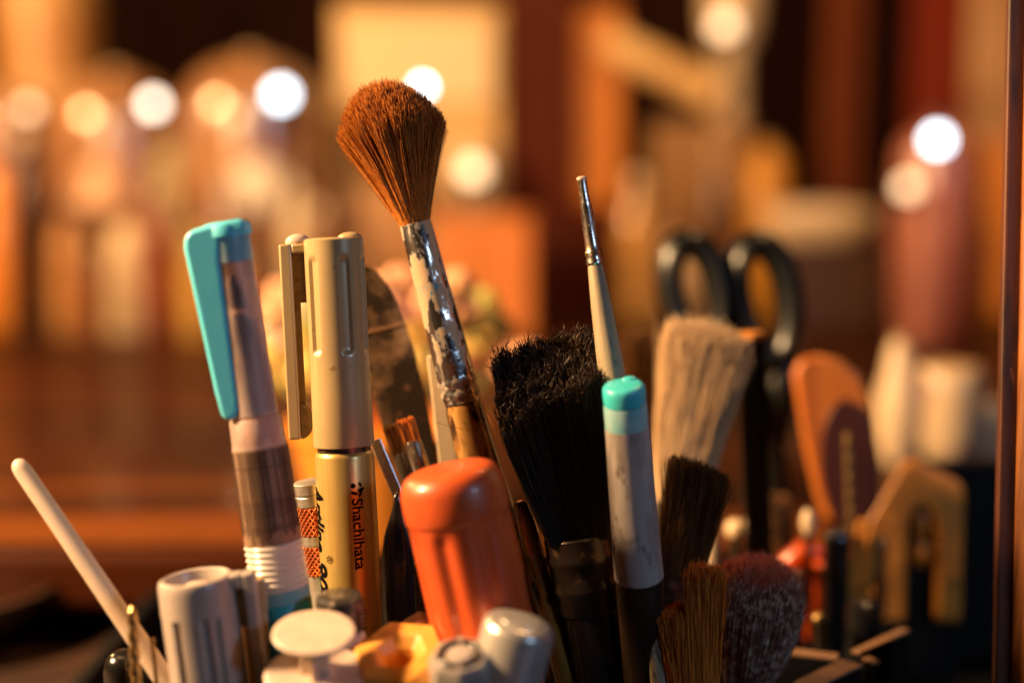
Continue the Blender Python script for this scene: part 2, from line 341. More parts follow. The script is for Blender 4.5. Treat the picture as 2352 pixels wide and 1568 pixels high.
for z in (.0063, .42):
    c = b + ax*(z-b.z); k = .405/FPX
    for (x, y) in ((42*k, -.0045), (132*k, -.020), (190*k, -.006), (100*k, .006)): vs.append((c.x+x-pt.x, c.y-pt.y+y, z))
mb.add(vs, [(3,2,1,0), (4,5,6,7), (0,1,5,4), (1,2,6,5), (2,3,7,6), (3,0,4,7)]); mb.build('worn_lit_strip', 'post_orange', post, 0, bevel=.0012)  # orange strip turned to the lamp; the post's lit face put into its colour

# ============================================================ FOREGROUND TOOLS
# ---- gold marker
S = Stick('marker_pen', 'gold tan capped marker pen with black lettering down its barrel', 'marker', (766, 545, .386), (812, 1450, .392))
def grooves(t, z, r):
    zt, zb2 = S.z(588), S.z(808)
    if zb2 < z < zt:
        e = min((zt-z), (z-zb2))/S.w(9)
        for c in (-.72, .42, 1.35, 2.5, -2.4):
            dd = abs((t-c+math.pi) % (2*math.pi)-math.pi)
            if dd < .20: return r - S.w(7)*min(1, max(0, (.20-dd)/.07))*min(1, e)
    return r
ring = [(546, 58), (547, 64), (551, 68)] + [(560+i*5, 68) for i in range(60)] + [(900, 68.5), (1012, 70), (1018, 69), (1020, 60)]
S.lathe('cap', 'gold_plastic', ring, 128, grooves)
S.lathe('neck_ring', 'dark_metal', [(1019, 61), (1034, 61)], 48)
S.lathe('barrel', 'gold_metal', [(1031, 62), (1036, 66.5), (1042, 68), (1420, 69), (1900, 69), (2200, 66)], 96)
mm = S.w
clip = MB()
zt = S.z
clip.box(mm(-124), mm(-96), mm(-17), mm(17), zt(1000), zt(556))
clip.box(mm(-96.2), mm(-58), mm(-17), mm(17), zt(578), zt(556.5))
clip.build('clip', 'gold_plastic', S.r, bevel=mm(5))
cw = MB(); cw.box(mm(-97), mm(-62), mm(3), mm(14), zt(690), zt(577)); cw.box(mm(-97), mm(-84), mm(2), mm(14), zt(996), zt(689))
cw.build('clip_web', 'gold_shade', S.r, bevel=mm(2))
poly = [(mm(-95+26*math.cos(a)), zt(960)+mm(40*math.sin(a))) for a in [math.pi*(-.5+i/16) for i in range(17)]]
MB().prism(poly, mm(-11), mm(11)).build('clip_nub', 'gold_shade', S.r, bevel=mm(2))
MB().ball((mm(-84), mm(14), zt(552)), mm(24), sc=(1.2, .8, .8)).build('top_knob', 'ivory', S.r)
MB().ball((mm(36), mm(10), zt(548)), mm(24), sc=(1.2, .9, .6)).build('top_knob', 'gold_plastic', S.r)
R_ = mm(69.6)
text('printed_text', 'Shachihata', mm(36), 'ink', R_, zt(1132), .30, S.r, bold=.022, length=mm(162))
text('printed_text', 'Artline', mm(66), 'ink', R_, zt(1100), -1.46, S.r, shear=.30, bold=.035, length=mm(158))
text('printed_text', '\u00ae', mm(24), 'ink', R_, zt(1260), -.72, S.r)
text('printed_text', '900', mm(66), 'ink', R_, zt(1278), -1.42, S.r, shear=.25, bold=.035, length=mm(104))
text('printed_text', 'MALAYSIA', mm(24), 'faded_ink', R_, zt(1385), .36, S.r, length=mm(88))
# the leaf mark above the name
lm = MB()
def disc2(cx, cy, rx, ry, rot=0, n=18):
    pts = []
    for i in range(n):
        a = 2*math.pi*i/n; x, y = rx*math.cos(a), ry*math.sin(a)
        pts.append((mm(cx + x*math.cos(rot)-y*math.sin(rot)), mm(cy + x*math.sin(rot)+y*math.cos(rot)), 0))
    lm.add(pts, [tuple(range(n))])
disc2(7, 5, 6, 6); disc2(17, 24, 10, 3.6, 1.9); disc2(5, 22, 6, 3, .5); disc2(24, 7, 9, 3.6, 1.2); disc2(26, 22, 9, 3.4, 2.6)
me = bpy.data.meshes.new('printed_mark'); me.from_pydata(lm.v, [], lm.f)
wrapped('printed_mark', me, 'ink', R_, zt(1096), .28, S.r)

# ---- left water brush with sky blue clip
S = Stick('water_brush', 'water brush pen with sky blue clip cap and clear ribbed barrel', 'brush pen', (520, 530, .366), (652, 1400, .372))
mm, zt = S.w, S.z
S.lathe('cap', 'frost_pink', [(548, 50), (600, 50.5), (940, 55), (948, 56), (952, 53)], 64)
S.lathe('cap_tint', 'frost_blue', [(543, 51.2), (602, 51.4)], 64)
S.lathe('bristle_tip', 'dark_inner', [(630, 2), (665, 14), (705, 22), (706, 22)], 20, rf=lambda t, z, r: r*(1+.25*math.sin(3*t)))
S.lathe('feed', 'grey_inner', [(720, 12), (740, 30), (800, 38), (925, 44), (945, 46)], 32)
# blue top plug and clip as one moulded piece
tp = MB(); n = 40; ringv = []
prof = [(510, 38), (513, 50), (520, 56), (543, 57)]
tp.lathe([(zt(v), mm(r)) for v, r in prof][::-1], 56)
tp.build('cap_plug', 'sky_blue', S.r)
sh = [(-16, 512), (40, 509), (54, 515), (53, 536), (-6, 552), (-14, 590), (-20, 905), (-24, 930), (-36, 948), (-56, 950), (-66, 935), (-72, 880), (-88, 620), (-92, 560), (-88, 535), (-72, 520)]
cl = MB(); cl.prism([(mm(x), zt(v)) for x, v in sh], mm(-52), mm(-4))
o = cl.build('clip', 'sky_blue', S.r, bevel=mm(11), bseg=4)
S.lathe('collar', 'frost_pink', [(953, 54), (958, 58), (1010, 60), (1022, 62)], 64)
S.lathe('barrel', 'frost_brown', [(1022, 63), (1236, 67), (1240, 66)], 72)
S.lathe('inner_rod', 'ivory', [(1022, 50), (1239, 52)], 40)
for v0, v1 in ((1060, 1068), (1140, 1178), (1196, 1211)): S.lathe('ink_band', 'grey_inner', [(v0, 56), (v0+2, 58), (v1-2, 58), (v1, 56)], 40)
st = MB()
for i in range(36):
    t = 2*math.pi*i/36 + random.uniform(-.03, .03)
    if i % 7 == 3: continue
    r0, r1 = mm(63.4), mm(67.2); wd = random.uniform(.026, .050)
    vs = []
    for zz, rr in ((zt(1026), r0), (zt(1215+random.uniform(-6, 22)), r1)):
        for tt in (t-wd, t+wd): vs.append(((rr+.00005)*math.sin(tt), -(rr+.00005)*math.cos(tt), zz))
        for tt in (t+wd, t-wd): vs.append(((rr-.0002)*math.sin(tt), -(rr-.0002)*math.cos(tt), zz))
    st.add(vs, [(0,1,5,4), (1,2,6,5), (2,3,7,6), (3,0,4,7), (0,3,2,1), (4,5,6,7)])
st.build('rib_stripes', 'stripe', S.r, 0)
pr = [(1240, 64)]
for i in range(7): pr += [(1246+i*14, 68.6), (1254+i*14, 63.8)]
pr += [(1345, 66), (1348, 63)]
S.lathe('ringed_section', 'frost_white', pr, 72)
S.lathe('sealing_ring', 'frost_teal', [(1348, 62), (1350, 65), (1376, 65.5), (1378, 63)], 64)
S.lathe('reservoir', 'deep_teal', [(1378, 65), (1382, 66.5), (1700, 67), (2000, 64)], 64)

# ---- right water brush with teal cap
S = Stick('water_brush', 'frosted water brush pen with flat teal cap end beside black brush', 'brush pen', (1432, 885, .367), (1474, 1400, .388))
mm, zt = S.w, S.z
S.lathe('cap_plug', 'teal', [(882, 8), (882.3, 36), (884, 43), (888, 46.5), (896, 48), (914, 48), (922, 47), (925, 43)], 56, rf=lambda t, z, r: r*(1+.07*max(0, math.cos(t-2.7))**6))
MB().ball((mm(16), mm(30), zt(886)), mm(15), sc=(1.3, .8, .7)).build('clip_nub', 'teal', S.r)
S.lathe('tinted_rim', 'frost_teal', [(925, 47), (929, 48.6), (968, 49), (974, 49.2)], 64)
S.lathe('tube', 'frost', [(974, 49.6), (1100, 53), (1308, 58), (1318, 58.5), (1322, 55)], 72)
S.lathe('wet_bristles', 'dark_inner', [(1010, 3), (1060, 15), (1130, 24), (1300, 34), (1318, 34)], 24, rf=lambda t, z, r: r*(1+.2*math.sin(4*t+z*900)))
S.lathe('barrel', 'smoke', [(1322, 54), (1326, 56), (1600, 58), (2000, 58)], 64)
S.lathe('inner_valve', 'dark_inner', [(1330, 30), (1430, 34), (1440, 46), (1480, 46), (1490, 34), (1900, 34)], 40)
S.lathe('brass_ring', 'brass_drill', [(1493, 40), (1496, 47), (1506, 47), (1509, 40)], 40)

# ---- mop brush
S = Stick('mop_brush', 'tall fluffy russet mop brush with peeling silver ferrule', 'paintbrush', (955, 515, .404), (1062, 920, .407))
mm, zt = S.w, S.z
S.lathe('ferrule', 'peeling', [(512, 33), (513, 36), (518, 37), (600, 38), (760, 42), (858, 44), (864, 42.5), (870, 45), (878, 45.5), (884, 42), (892, 42), (898, 45), (908, 45), (914, 42), (922, 43), (926, 40)], 64,
        rf=lambda t, z, r: r*(1+.010*math.sin(5*t+z*700)+.008*math.sin(9*t-z*1500)))
S.lathe('handle', 'lacquer', [(924, 40), (940, 44), (1020, 47), (1180, 54), (1320, 58), (1500, 56), (1800, 42), (2050, 26)], 48, rf=lambda t, z, r: r*(1+.02*math.sin(3*t+z*500)))
N_ = 13000
a = RNG.uniform(0, 2*math.pi, N_); rho = np.sqrt(RNG.uniform(0, 1, N_))
ux, uy = rho*np.sin(a), -rho*np.cos(a)
z0 = zt(514)
H = zt(200)-zt(514)
nc = 90; ca = RNG.uniform(0, 2*math.pi, nc); cr = np.sqrt(RNG.uniform(0, 1, nc)); cx_, cy_ = cr*np.sin(ca), -cr*np.cos(ca)
di = np.argmin((ux[:, None]-cx_)**2+(uy[:, None]-cy_)**2, 1)
tx, ty = ux*.8+cx_[di]*.2, uy*.8+cy_[di]*.2
rr = np.hypot(tx, ty)
roots = np.stack([ux*mm(32), uy*mm(32), np.full(N_, z0-mm(6))], 1)
hl = H*(1-.30*rr**2.6 - .05*np.maximum(0, tx) + RNG.normal(0, .022, N_) - .10*RNG.uniform(0, 1, N_)**4)
tips = np.stack([tx*mm(124) + RNG.normal(0, mm(3), N_) + mm(2), ty*mm(104)+RNG.normal(0, mm(3), N_), z0+hl], 1)
ctrl = np.stack([ux*mm(30)+tx*mm(36)+RNG.normal(0, mm(3), N_), uy*mm(30)+ty*mm(34), z0+hl*.52], 1)
strands('bristles', roots, ctrl, tips, .00017, .00007, 'mop_hair', S.r, 6)

hr = [((1000, 968), (1040, 985), (1105, 990)), ((1085, 1000), (1130, 1010), (1122, 1048)), ((1104, 930), (1140, 960), (1150, 1010)), ((900, 470), (925, 500), (930, 530))]
inv = S.r.matrix_world.inverted(); bpy.context.view_layer.update(); inv = S.r.matrix_world.inverted()
q3 = [[list(inv @ P(u, v, .398)) for u, v in h3] for h3 in hr]
strands('stray_hairs', [q[0] for q in q3], [q[1] for q in q3], [q[2] for q in q3], .00007, .00005, 'mop_hair', S.r, 10)

# ---- thin brush
S = Stick('thin_brush', 'thin slanted brush with bare pale handle and crimped silver ferrule, hairless', 'paintbrush', (1336, 410, .380), (1406, 860, .383))
mm, zt = S.w, S.z
S.lathe('ferrule', 'chrome', [(412, 10), (414, 12.5), (425, 12), (436, 13), (447, 12), (462, 14), (474, 15), (490, 14.5), (560, 15.5), (574, 16.5), (578, 19), (584, 18), (590, 16.5), (597, 19), (603, 19.5), (608, 16)], 40,
        rf=lambda t, z, r: r*(1 + (.18*math.cos(2*t) if z > zt(480) else 0)))
MB().ball((0, 0, zt(410)), mm(11), sc=(1.1, .7, .5)).build('hair_stub', 'ivory', S.r)
S.lathe('handle', 'pale_wood', [(606, 15.5), (612, 17.5), (700, 24), (800, 29), (870, 31.5), (1100, 32), (1500, 24), (1900, 15)], 40)

# ---- black flat brush
S = Stick('flat_brush', 'wide black bristle brush with ragged curly tips and dark ferrule', 'paintbrush', (1262, 830, .388), (1336, 1280, .396))
mm, zt = S.w, S.z
S.lathe('ferrule', 'dark_metal', [(1222, 76), (1226, 80), (1262, 80), (1270, 84), (1280, 84), (1288, 79), (1330, 78), (1338, 82), (1348, 82), (1356, 77), (1400, 76), (1404, 72)], 64, rf=lambda t, z, r: r*(1-.18*abs(math.cos(t))))
S.lathe('handle', 'black_gloss', [(1403, 66), (1410, 70), (1600, 66), (1900, 50)], 48, rf=lambda t, z, r: r*(1-.18*abs(math.cos(t))))
N_ = 11000
ux = RNG.uniform(-1, 1, N_); uy = RNG.uniform(-1, 1, N_)
sq = np.sqrt(1-uy**2*.25)
roots = np.stack([ux*mm(74)*sq, uy*mm(52), np.full(N_, zt(1232))], 1)
H = zt(792)-zt(1232)
fr = np.clip((1-uy)/2, 0, 1)                    # 1 at the front
lf = (1-ux)/2
kc = 150; kx, ky = RNG.uniform(-1, 1, kc), RNG.uniform(-1, 1, kc); kd = np.argmin((ux[:, None]-kx)**2+.5*(uy[:, None]-ky)**2, 1); koff = RNG.normal(0, 1, (kc, 3))
hl = H*(1 - .20*fr**1.2 - .16*fr*lf - .03*lf**2) + RNG.normal(0, mm(6), N_) + koff[kd, 2]*mm(8) - mm(45)*RNG.uniform(0, 1, N_)**6
tips = np.stack([ux*mm(124)+RNG.normal(0, mm(4), N_)-mm(4)+koff[kd, 0]*mm(4), uy*mm(78)+RNG.normal(0, mm(5), N_)+koff[kd, 1]*mm(5), zt(1232)+hl], 1)
ctrl = np.stack([ux*mm(108), uy*mm(68), zt(1232)+hl*.55], 1)
strands('bristles', roots, ctrl, tips, .00016, .00009, 'black_hair', S.r, 4)
# bent curly ends on the tips
k = 1800; idx = RNG.choice(N_, k, False)
t0 = tips[idx]; t1 = t0 + np.stack([RNG.normal(0, mm(8), k), RNG.normal(-mm(3), mm(8), k), RNG.uniform(mm(6), mm(24), k)], 1)
c1 = (t0+t1)/2 + RNG.normal(0, mm(6), (k, 3))
strands('curled_tips', t0, c1, t1, .00012, .00006, 'lit_tip_hair', S.r, 4)
k = 26; yv = RNG.uniform(-1, 1, k); zz = RNG.uniform(.35, .95, k)
sd = RNG.choice([-1, 1], k, p=[.35, .65])
r0_ = np.stack([sd*mm(76+48*zz), yv*mm(40), zt(1232)+H*zz*.9], 1)
r1_ = r0_ + np.stack([sd*RNG.uniform(mm(6), mm(26), k), RNG.normal(0, mm(10), k), RNG.uniform(mm(30), mm(90), k)], 1)
strands('stray_hairs', r0_, (r0_+r1_)/2+RNG.normal(0, mm(6), (k, 3)), r1_, .00009, .00004, 'black_hair', S.r, 6)

# ---- orange screwdriver handle
S = Stick('screwdriver', 'screwdriver with fluted glossy orange handle and domed end', 'screwdriver', (1030, 1078, .360), (1112, 1450, .365))
mm, zt = S.w, S.z
def flute(t, z, r):
    if z > zt(1186): return r
    e = min(1, (zt(1186)-z)/mm(26)); c = .5+.5*math.cos(8*(t-.05))
    return r*(1 - .085*e*(1-c)**2.2)
pr = [(1070, 20), (1071, 62), (1075, 88), (1083, 104), (1096, 114), (1115, 120), (1150, 122), (1174, 121.5), (1180, 120), (1183, 117.5), (1188, 117.5), (1193, 118)] + [(1200+i*8, 118) for i in range(28)] + [(1500, 117), (1640, 110), (1680, 80), (1690, 40)]
S.lathe('handle', 'orange', pr, 144, flute)
S.lathe('shaft', 'chrome', [(1688, 30), (1900, 30)], 24)

# ---- knurled craft knife handle
S = Stick('craft_knife', 'silver craft knife handle with copper knurled bands behind marker', 'craft knife', (712, 1106, .396), (752, 1390, .400))
mm, zt = S.w, S.z
S.lathe('collet', 'alu', [(1104, 36), (1107, 40), (1128, 40.5), (1130, 37), (1134, 37), (1136, 39), (1156, 39.5), (1158, 36)], 56)
def knurl(v0, v1, r):
    mb = MB(); seg, rows = 44, max(6, int((v1-v0)/6.5)); vs = []; fs = []
    for j in range(rows+1):
        for i in range(seg):
            t = 2*math.pi*i/seg; q = mm(r + (2.8 if (i % 2 == j % 2) else -2.2))
            vs.append((q*math.sin(t), -q*math.cos(t), zt(v0+(v1-v0)*j/rows)))
    for j in range(rows):
        for i in range(seg):
            k = (i+1) % seg; a, b2, c, d = j*seg+i, j*seg+k, (j+1)*seg+k, (j+1)*seg+i
            fs += [(a, b2, c), (a, c, d)] if i % 2 == j % 2 else [(a, b2, d), (b2, c, d)]
    mb.add(vs, fs); mb.build('knurled_band', 'copper', S.r, 0)
knurl(1158, 1222, 38); knurl(1246, 1312, 38); knurl(1398, 1450, 38)
S.lathe('plain_band', 'alu', [(1221, 35), (1223, 38.5), (1245, 38.5), (1247, 35)], 48)
S.lathe('plain_band', 'alu', [(1311, 35), (1313, 37), (1385, 36.5), (1388, 38.5), (1397, 38.5), (1399, 35)], 48)
S.lathe('shank', 'alu', [(1449, 34), (1900, 32)], 40)

# ---- white marker in front
S = Stick('capped_pen', 'off-white capped pen with recessed round end and clip', 'pen', (448, 1322, .357), (482, 1568, .360))
mm, zt = S.w, S.z
def grv(t, z, r):
    if z < zt(1400):
        for c in (-.45, .30, .62, -1.3):
            dd = abs((t-c+math.pi) % (2*math.pi)-math.pi)
            if dd < .13: return r - mm(9)*min(1, (.13-dd)/.06)*min(1, (zt(1400)-z)/mm(8))
    return r
pr = [(1364, 4), (1364, 50), (1364, 58)]
pr2 = [(1363, 63), (1336, 66), (1325, 70), (1322, 76), (1325, 82), (1332, 85), (1345, 86), (1398, 87)] + [(1400+5*i, 87) for i in range(44)] + [(1900, 86), (2100, 80)]
capm = MB(); P_ = [(zt(v), mm(r)) for v, r in pr+pr2]; seg = 120; vs, fs = [], []
for z, r in P_:
    for i in range(seg):
        t = 2*math.pi*i/seg; rr = grv(t, z, r) if r > mm(85.5) else r; vs.append((rr*math.sin(t), -rr*math.cos(t), z))
for j in range(len(P_)-1):
    for i in range(seg):
        k = (i+1) % seg; fs.append((j*seg+i, (j+1)*seg+i, (j+1)*seg+k, j*seg+k))
fs.append(tuple(range(seg))); fs.append(tuple((len(P_)-1)*seg+i for i in range(seg)))
capm.add(vs, fs).build('cap', 'white_plastic', S.r)
MB().ball((0, 0, zt(1354)), mm(42), sc=(1, 1, .45)).build('end_boss', 'ivory', S.r)
cl = MB(); cl.box(mm(110), mm(138), mm(-24), mm(14), zt(1900), zt(1322)); cl.box(mm(80), mm(110.2), mm(-24), mm(14), zt(1356), zt(1322.5))
cl.build('clip', 'white_plastic', S.r, bevel=mm(6))
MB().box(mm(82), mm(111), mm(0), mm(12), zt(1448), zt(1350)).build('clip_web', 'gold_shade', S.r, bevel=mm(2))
S = Stick('plastic_peg', 'beige round-topped plastic peg behind the off-white pen clip', 'peg', (590, 1322, .368), (612, 1560, .372))
mm = S.w
S.lathe('body', 'beige', [(1312, 16), (1314, 30), (1320, 40), (1334, 45), (1700, 47), (2000, 47)], 40)
S.lathe('foot_ring', 'dark_metal', [(1998, 45), (2050, 44)], 32)

# ---- white stick
S = Stick('white_stick', 'slim ivory plastic stick leaning outwards with rounded end', 'stick', (44, 1068, .374), (372, 1550, .366))
mm = S.w
S.lathe('shaft', 'ivory', [(1056, 4), (1058, 10), (1062, 15), (1069, 19), (1080, 21), (1550, 24), (1900, 24)], 32)
S.lathe('tip_collar', 'alu', [(1898, 22), (1960, 20)], 24)
def drill(name, label, top, bot, r, v0, v1, vshank, mat, k=950, grp=None):
    S = Stick(name, label, 'drill bit', top, bot, group=grp)
    pts = [(v0-2, r*.12), (v0+6, r*.8)] + [(v0+8+i*(v1-v0-8)/60, r) for i in range(61)]
    S.lathe('flutes', mat, pts, 32, rf=lambda t, z, q: q*(.70+.30*abs(math.cos(t-k*z))))
    S.lathe('shank', mat, [(v1, r*.9), (vshank, r*.9)], 20); return S
drill('drill_bit', 'small brassy twist drill bit crossing the ivory stick', (303, 1392, .357), (312, 1560, .360), 13, 1392, 1640, 2000, 'brass_drill', 700)
S = Stick('thin_rod', 'thin brassy rod with a beaded end beside the ivory stick', 'rod', (350, 1470, .358), (360, 1568, .360)); mm = S.w
S.lathe('rod', 'brass_drill', [(1474, 5), (1900, 5.5)], 16); MB().ball((0, 0, S.z(1470)), mm(7)).build('bead', 'brass_drill', S.r)
S = Stick('rounded_handle', 'glossy black rounded tool handle end below the ivory stick', 'handle', (284, 1515, .372), (292, 1600, .374)); mm = S.w
S.lathe('grip', 'black_gloss', [(1494, 8), (1496, 20), (1502, 32), (1514, 42), (1535, 47), (1700, 48), (1760, 40)], 40)
S.lathe('shaft', 'chrome', [(1758, 14), (2000, 14)], 20)

# ---- syringe plunger
S = Stick('syringe', 'ivory plastic syringe plunger with oval thumb disc and finger flange', 'syringe', (722, 1462, .347), (728, 1590, .352))
mm, zt = S.w, S.z
tilt = .34
def disc(zc, rx, ry, th, nm, mat, tl=.32, seg=56):
    mb = MB(); prof = [(-th*.5, .90), (-th*.5, .93), (-th*.25, .985), (0, 1), (th*.3, .985), (th*.5, .94), (th*.42, .86), (th*.40, .4), (th*.40, .02)]
    mb.lathe([(z, r) for z, r in prof], seg, caps=True)
    out = []
    for x, y, z in mb.v:
        x, y = x*rx, y*ry; y2, z2 = y*math.cos(tl)-z*math.sin(tl)*-1, y*math.sin(tl)+z*math.cos(tl)
        out.append((x, y2, z2+zc))
    mb.v = out; return mb.build(nm, mat, S.r, 50)
disc(zt(1453), mm(96), mm(76), mm(10), 'thumb_disc', 'ivory', .20)
disc(zt(1545), mm(120), mm(92), mm(10), 'finger_flange', 'ivory', .20)
st = MB(); st.box(mm(-34), mm(34), mm(-7), mm(7), zt(1900), zt(1462)); st.box(mm(-7), mm(7), mm(-34), mm(34), zt(1900), zt(1462)); st.build('plunger_rod', 'ivory', S.r, bevel=mm(3))
S.lathe('tube', 'frost_white', [(1580, 62), (1950, 62)], 40)

S = Stick('rubber_stopper', 'dusty black rounded cap in front of the gold marker', 'cap', (780, 1385, .362), (784, 1480, .364)); mm = S.w
S.lathe('top', 'dusty', [(1362, 30), (1364, 44), (1370, 52), (1384, 55), (1440, 54), (1446, 50)], 48)
S.lathe('stem', 'ivory', [(1447, 44), (1462, 58), (1470, 58), (1472, 50), (1900, 46)], 40)

# ---- yellow hexagonal holder
S = Stick('hexagonal_holder', 'yellow orange hexagonal plastic holder with a worn open hole', 'holder', (918, 1500, .354), (936, 1600, .358)); mm, zt = S.w, S.z
hx = MB(); seg = 6; vs, fs = [], []
def hexring(z, r, k=1.0): return [(r*math.sin(t)*1.06, -r*math.cos(t)*k, z) for t in [2*math.pi*(i+.5)/6 - .28 for i in range(6)]]
def hz(v): return zt(v)
rings = [hexring(hz(1900), mm(112)), hexring(hz(1514), mm(112)), hexring(hz(1494), mm(105)), hexring(hz(1490), mm(60)), hexring(hz(1512), mm(38)), hexring(hz(1600), mm(32))]
for rg in rings:
    for (x, y, z) in rg: vs.append((x, y, z - (y)*(-.22) if z > hz(1700) else z))
for j in range(len(rings)-1):
    for i in range(6):
        k = (i+1) % 6; fs.append((j*6+i, j*6+k, (j+1)*6+k, (j+1)*6+i))
fs += [tuple(range(6))[::-1], tuple(30+i for i in range(6))]
hx.add(vs, fs).build('body', 'yellow_foam', S.r, 25, bevel=mm(7), bseg=3)
S.lathe('pad', 'card', [(1560, 38), (1610, 38)], 24)
# torn card behind it
S = Stick('torn_card', 'torn lump of brown cardboard wedged behind the yellow hexagonal holder', 'cardboard', (938, 1430, .372), (950, 1520, .376)); mm, zt = S.w, S.z
poly = [(-72, 1900), (-70, 1474), (-40, 1452), (-8, 1432), (22, 1418), (36, 1420), (50, 1432), (92, 1440), (96, 1900)]
MB().prism([(mm(x), zt(v)) for x, v in poly], mm(-22), mm(30)).build('sheet', 'card', S.r, 20, bevel=mm(6), bseg=2)
poly = [(-60, 1900), (-58, 1490), (-10, 1468), (40, 1452), (84, 1460), (90, 1900)]
MB().prism([(mm(x), zt(v)) for x, v in poly], mm(-44), mm(-23)).build('torn_layer', 'card', S.r, 20, bevel=mm(5), bseg=2)

# ---- silver caps
S = Stick('silver_cap', 'satin silver cylindrical pen cap leaning against the orange screwdriver', 'pen cap', (1192, 1440, .345), (1150, 1600, .348)); mm = S.w
S.lathe('shell', 'silver_satin', [(1424, 30), (1424.5, 60), (1427, 72), (1434, 80), (1446, 84), (1700, 86), (1850, 84)], 64)
S.lathe('end_inlay', 'silver_satin', [(1422.5, 46), (1423, 50), (1426, 52)], 48)
S = Stick('ringed_cap', 'pale grey faceted cap with a dark ring set in its end', 'pen cap', (1056, 1512, .340), (1064, 1600, .345)); mm, zt = S.w, S.z
b_ = MB(); vs = []
S.lathe('shell', 'silver_satin', [(1502, 66), (1512, 72), (1522, 74), (1850, 76)], 8, smooth=20)
def ringtube(zc, R, r, tl):
    pts = [(R*math.cos(a), -R*math.sin(a)*math.cos(tl)*0+R*math.sin(a), zc) for a in [2*math.pi*i/40 for i in range(40)]]
    return MB().tube(pts, r, 12, True)
ringtube(zt(1503), mm(44), mm(9), 0).build('dark_ring', 'black_gloss', S.r)
S.lathe('centre_boss', 'white_plastic', [(1497, 10), (1499, 28), (1506, 34)], 40)

# ---- amber lacquered handle between screwdriver and black brush
S = Stick('lacquered_handle', 'crackled amber and black lacquered handle between orange screwdriver and black brush', 'brush handle', (1196, 1160, .398), (1290, 1520, .402)); mm = S.w
S.lathe('shaft', 'amber', [(1150, 8), (1156, 16), (1200, 22), (1350, 30), (1560, 34), (1900, 30)], 32, rf=lambda t, z, r: r*(1+.10*math.sin(3*t+z*420)))
S.lathe('end_ring', 'chrome', [(1898, 28), (1960, 24)], 24)

# ---- behind the marker: palette knife, sticks, small brushes
S = Stick('palette_knife', 'blackened round-nosed palette knife blade with worn brown smears', 'palette knife', (842, 620, .425), (965, 1130, .432)); mm, zt = S.w, S.z
bl = []
for v, wl, wr in ((612, -14, 4), (625, -26, 18), (660, -36, 38), (720, -44, 54), (800, -50, 62), (900, -52, 64), (1000, -48, 60), (1080, -40, 50), (1130, -26, 36), (1180, -16, 22), (1300, -12, 14)):
    bl.append((v, wl, wr))
poly = [(mm(l), zt(v)) for v, l, r in bl] + [(mm(r), zt(v)) for v, l, r in bl[::-1]]
MB().prism(poly, mm(-5), mm(5)).build('blade', 'knife', S.r, 30, bevel=mm(2))
MB().box(mm(-44), mm(56), mm(-6.5), mm(-4.6), zt(756), zt(750)).build('scratch_line', 'worn_edge', S.r, 0)
S.lathe('handle', 'lacquer', [(1290, 16), (1310, 30), (1700, 34), (2000, 26)], 32)
S = Stick('wooden_stick', 'flat cream wooden stick standing beside the mop brush handle', 'stick', (1002, 815, .418), (1032, 1080, .421)); mm, zt = S.w, S.z
MB().box(mm(-21), mm(21), mm(-8), mm(8), zt(2000), zt(815)).build('blade', 'cream_wood', S.r, bevel=mm(3))
MB().box(mm(-20), mm(20), mm(-9), mm(-8.2), zt(1500), zt(1494)).build('pencil_line', 'stripe', S.r, 0)
def smallbrush(label, top, bot, wpx, v0, vf, vh, hmat, fmat='chrome'):
    S = Stick('small_brush', label, 'paintbrush', top, bot); mm, zt = S.w, S.z
    S.lathe('ferrule', fmat, [(vf, wpx*.9), (vf+3, wpx), (vh-8, wpx*1.05), (vh, wpx*.9)], 28, rf=lambda t, z, r: r*(1-.25*abs(math.cos(t))))
    S.lathe('handle', 'lacquer', [(vh, wpx*.85), (vh+40, wpx*1.1), (1900, wpx*.7)], 24)
    n = 900; ux, uy = RNG.uniform(-1, 1, n), RNG.uniform(-1, 1, n)
    hl = (zt(v0)-zt(vf))*(1+RNG.normal(0, .06, n)); ro = np.stack([ux*mm(wpx*.85), uy*mm(wpx*.55), np.full(n, zt(vf+4))], 1)
    ti = np.stack([ux*mm(wpx*.95), uy*mm(wpx*.6), zt(vf)+hl], 1)
    strands('bristles', ro, (ro+ti)/2+RNG.normal(0, mm(1), (n, 3)), ti, .00012, .00007, hmat, S.r, 3)
smallbrush('small flat brush with golden bristles and scuffed silver ferrule beside palette knife', (932, 968, .408), (982, 1120, .410), 21, 966, 1012, 1110, 'gold_hair')
smallbrush('small brown bristled brush with dark ferrule leaning by the palette knife', (898, 985, .412), (946, 1120, .414), 18, 982, 1040, 1140, 'brown_hair', 'dark_metal')
S = Stick('steel_ruler', 'narrow bright steel strip leaning behind the gold marker', 'steel strip', (862, 1012, .404), (916, 1140, .406)); mm, zt = S.w, S.z
MB().box(mm(-13), mm(13), mm(-3), mm(3), zt(1700), zt(1010)).build('strip', 'silver_blade', S.r, bevel=mm(2))
MB().box(mm(-12), mm(12), mm(-4), mm(-3.3), zt(1090), zt(1087)).build('engraved_line', 'stripe', S.r, 0)
S = Stick('spatula', 'glossy black spatula with narrow shoulder behind the orange screwdriver', 'spatula', (912, 1150, .404), (925, 1440, .407)); mm, zt = S.w, S.z
S.lathe('blade', 'black_gloss', [(1136, 4), (1140, 8), (1160, 10), (1190, 20), (1230, 34), (1280, 42), (1400, 44), (1560, 40), (1620, 20)], 40, rf=lambda t, z, r: r*(1-.55*abs(math.cos(t))))
S.lathe('handle', 'black_gloss', [(1618, 20), (2000, 20)], 24)
S = Stick('dark_rod', 'short dark brown rod standing behind the orange screwdriver', 'rod', (966, 1300, .388), (972, 1440, .390)); mm = S.w
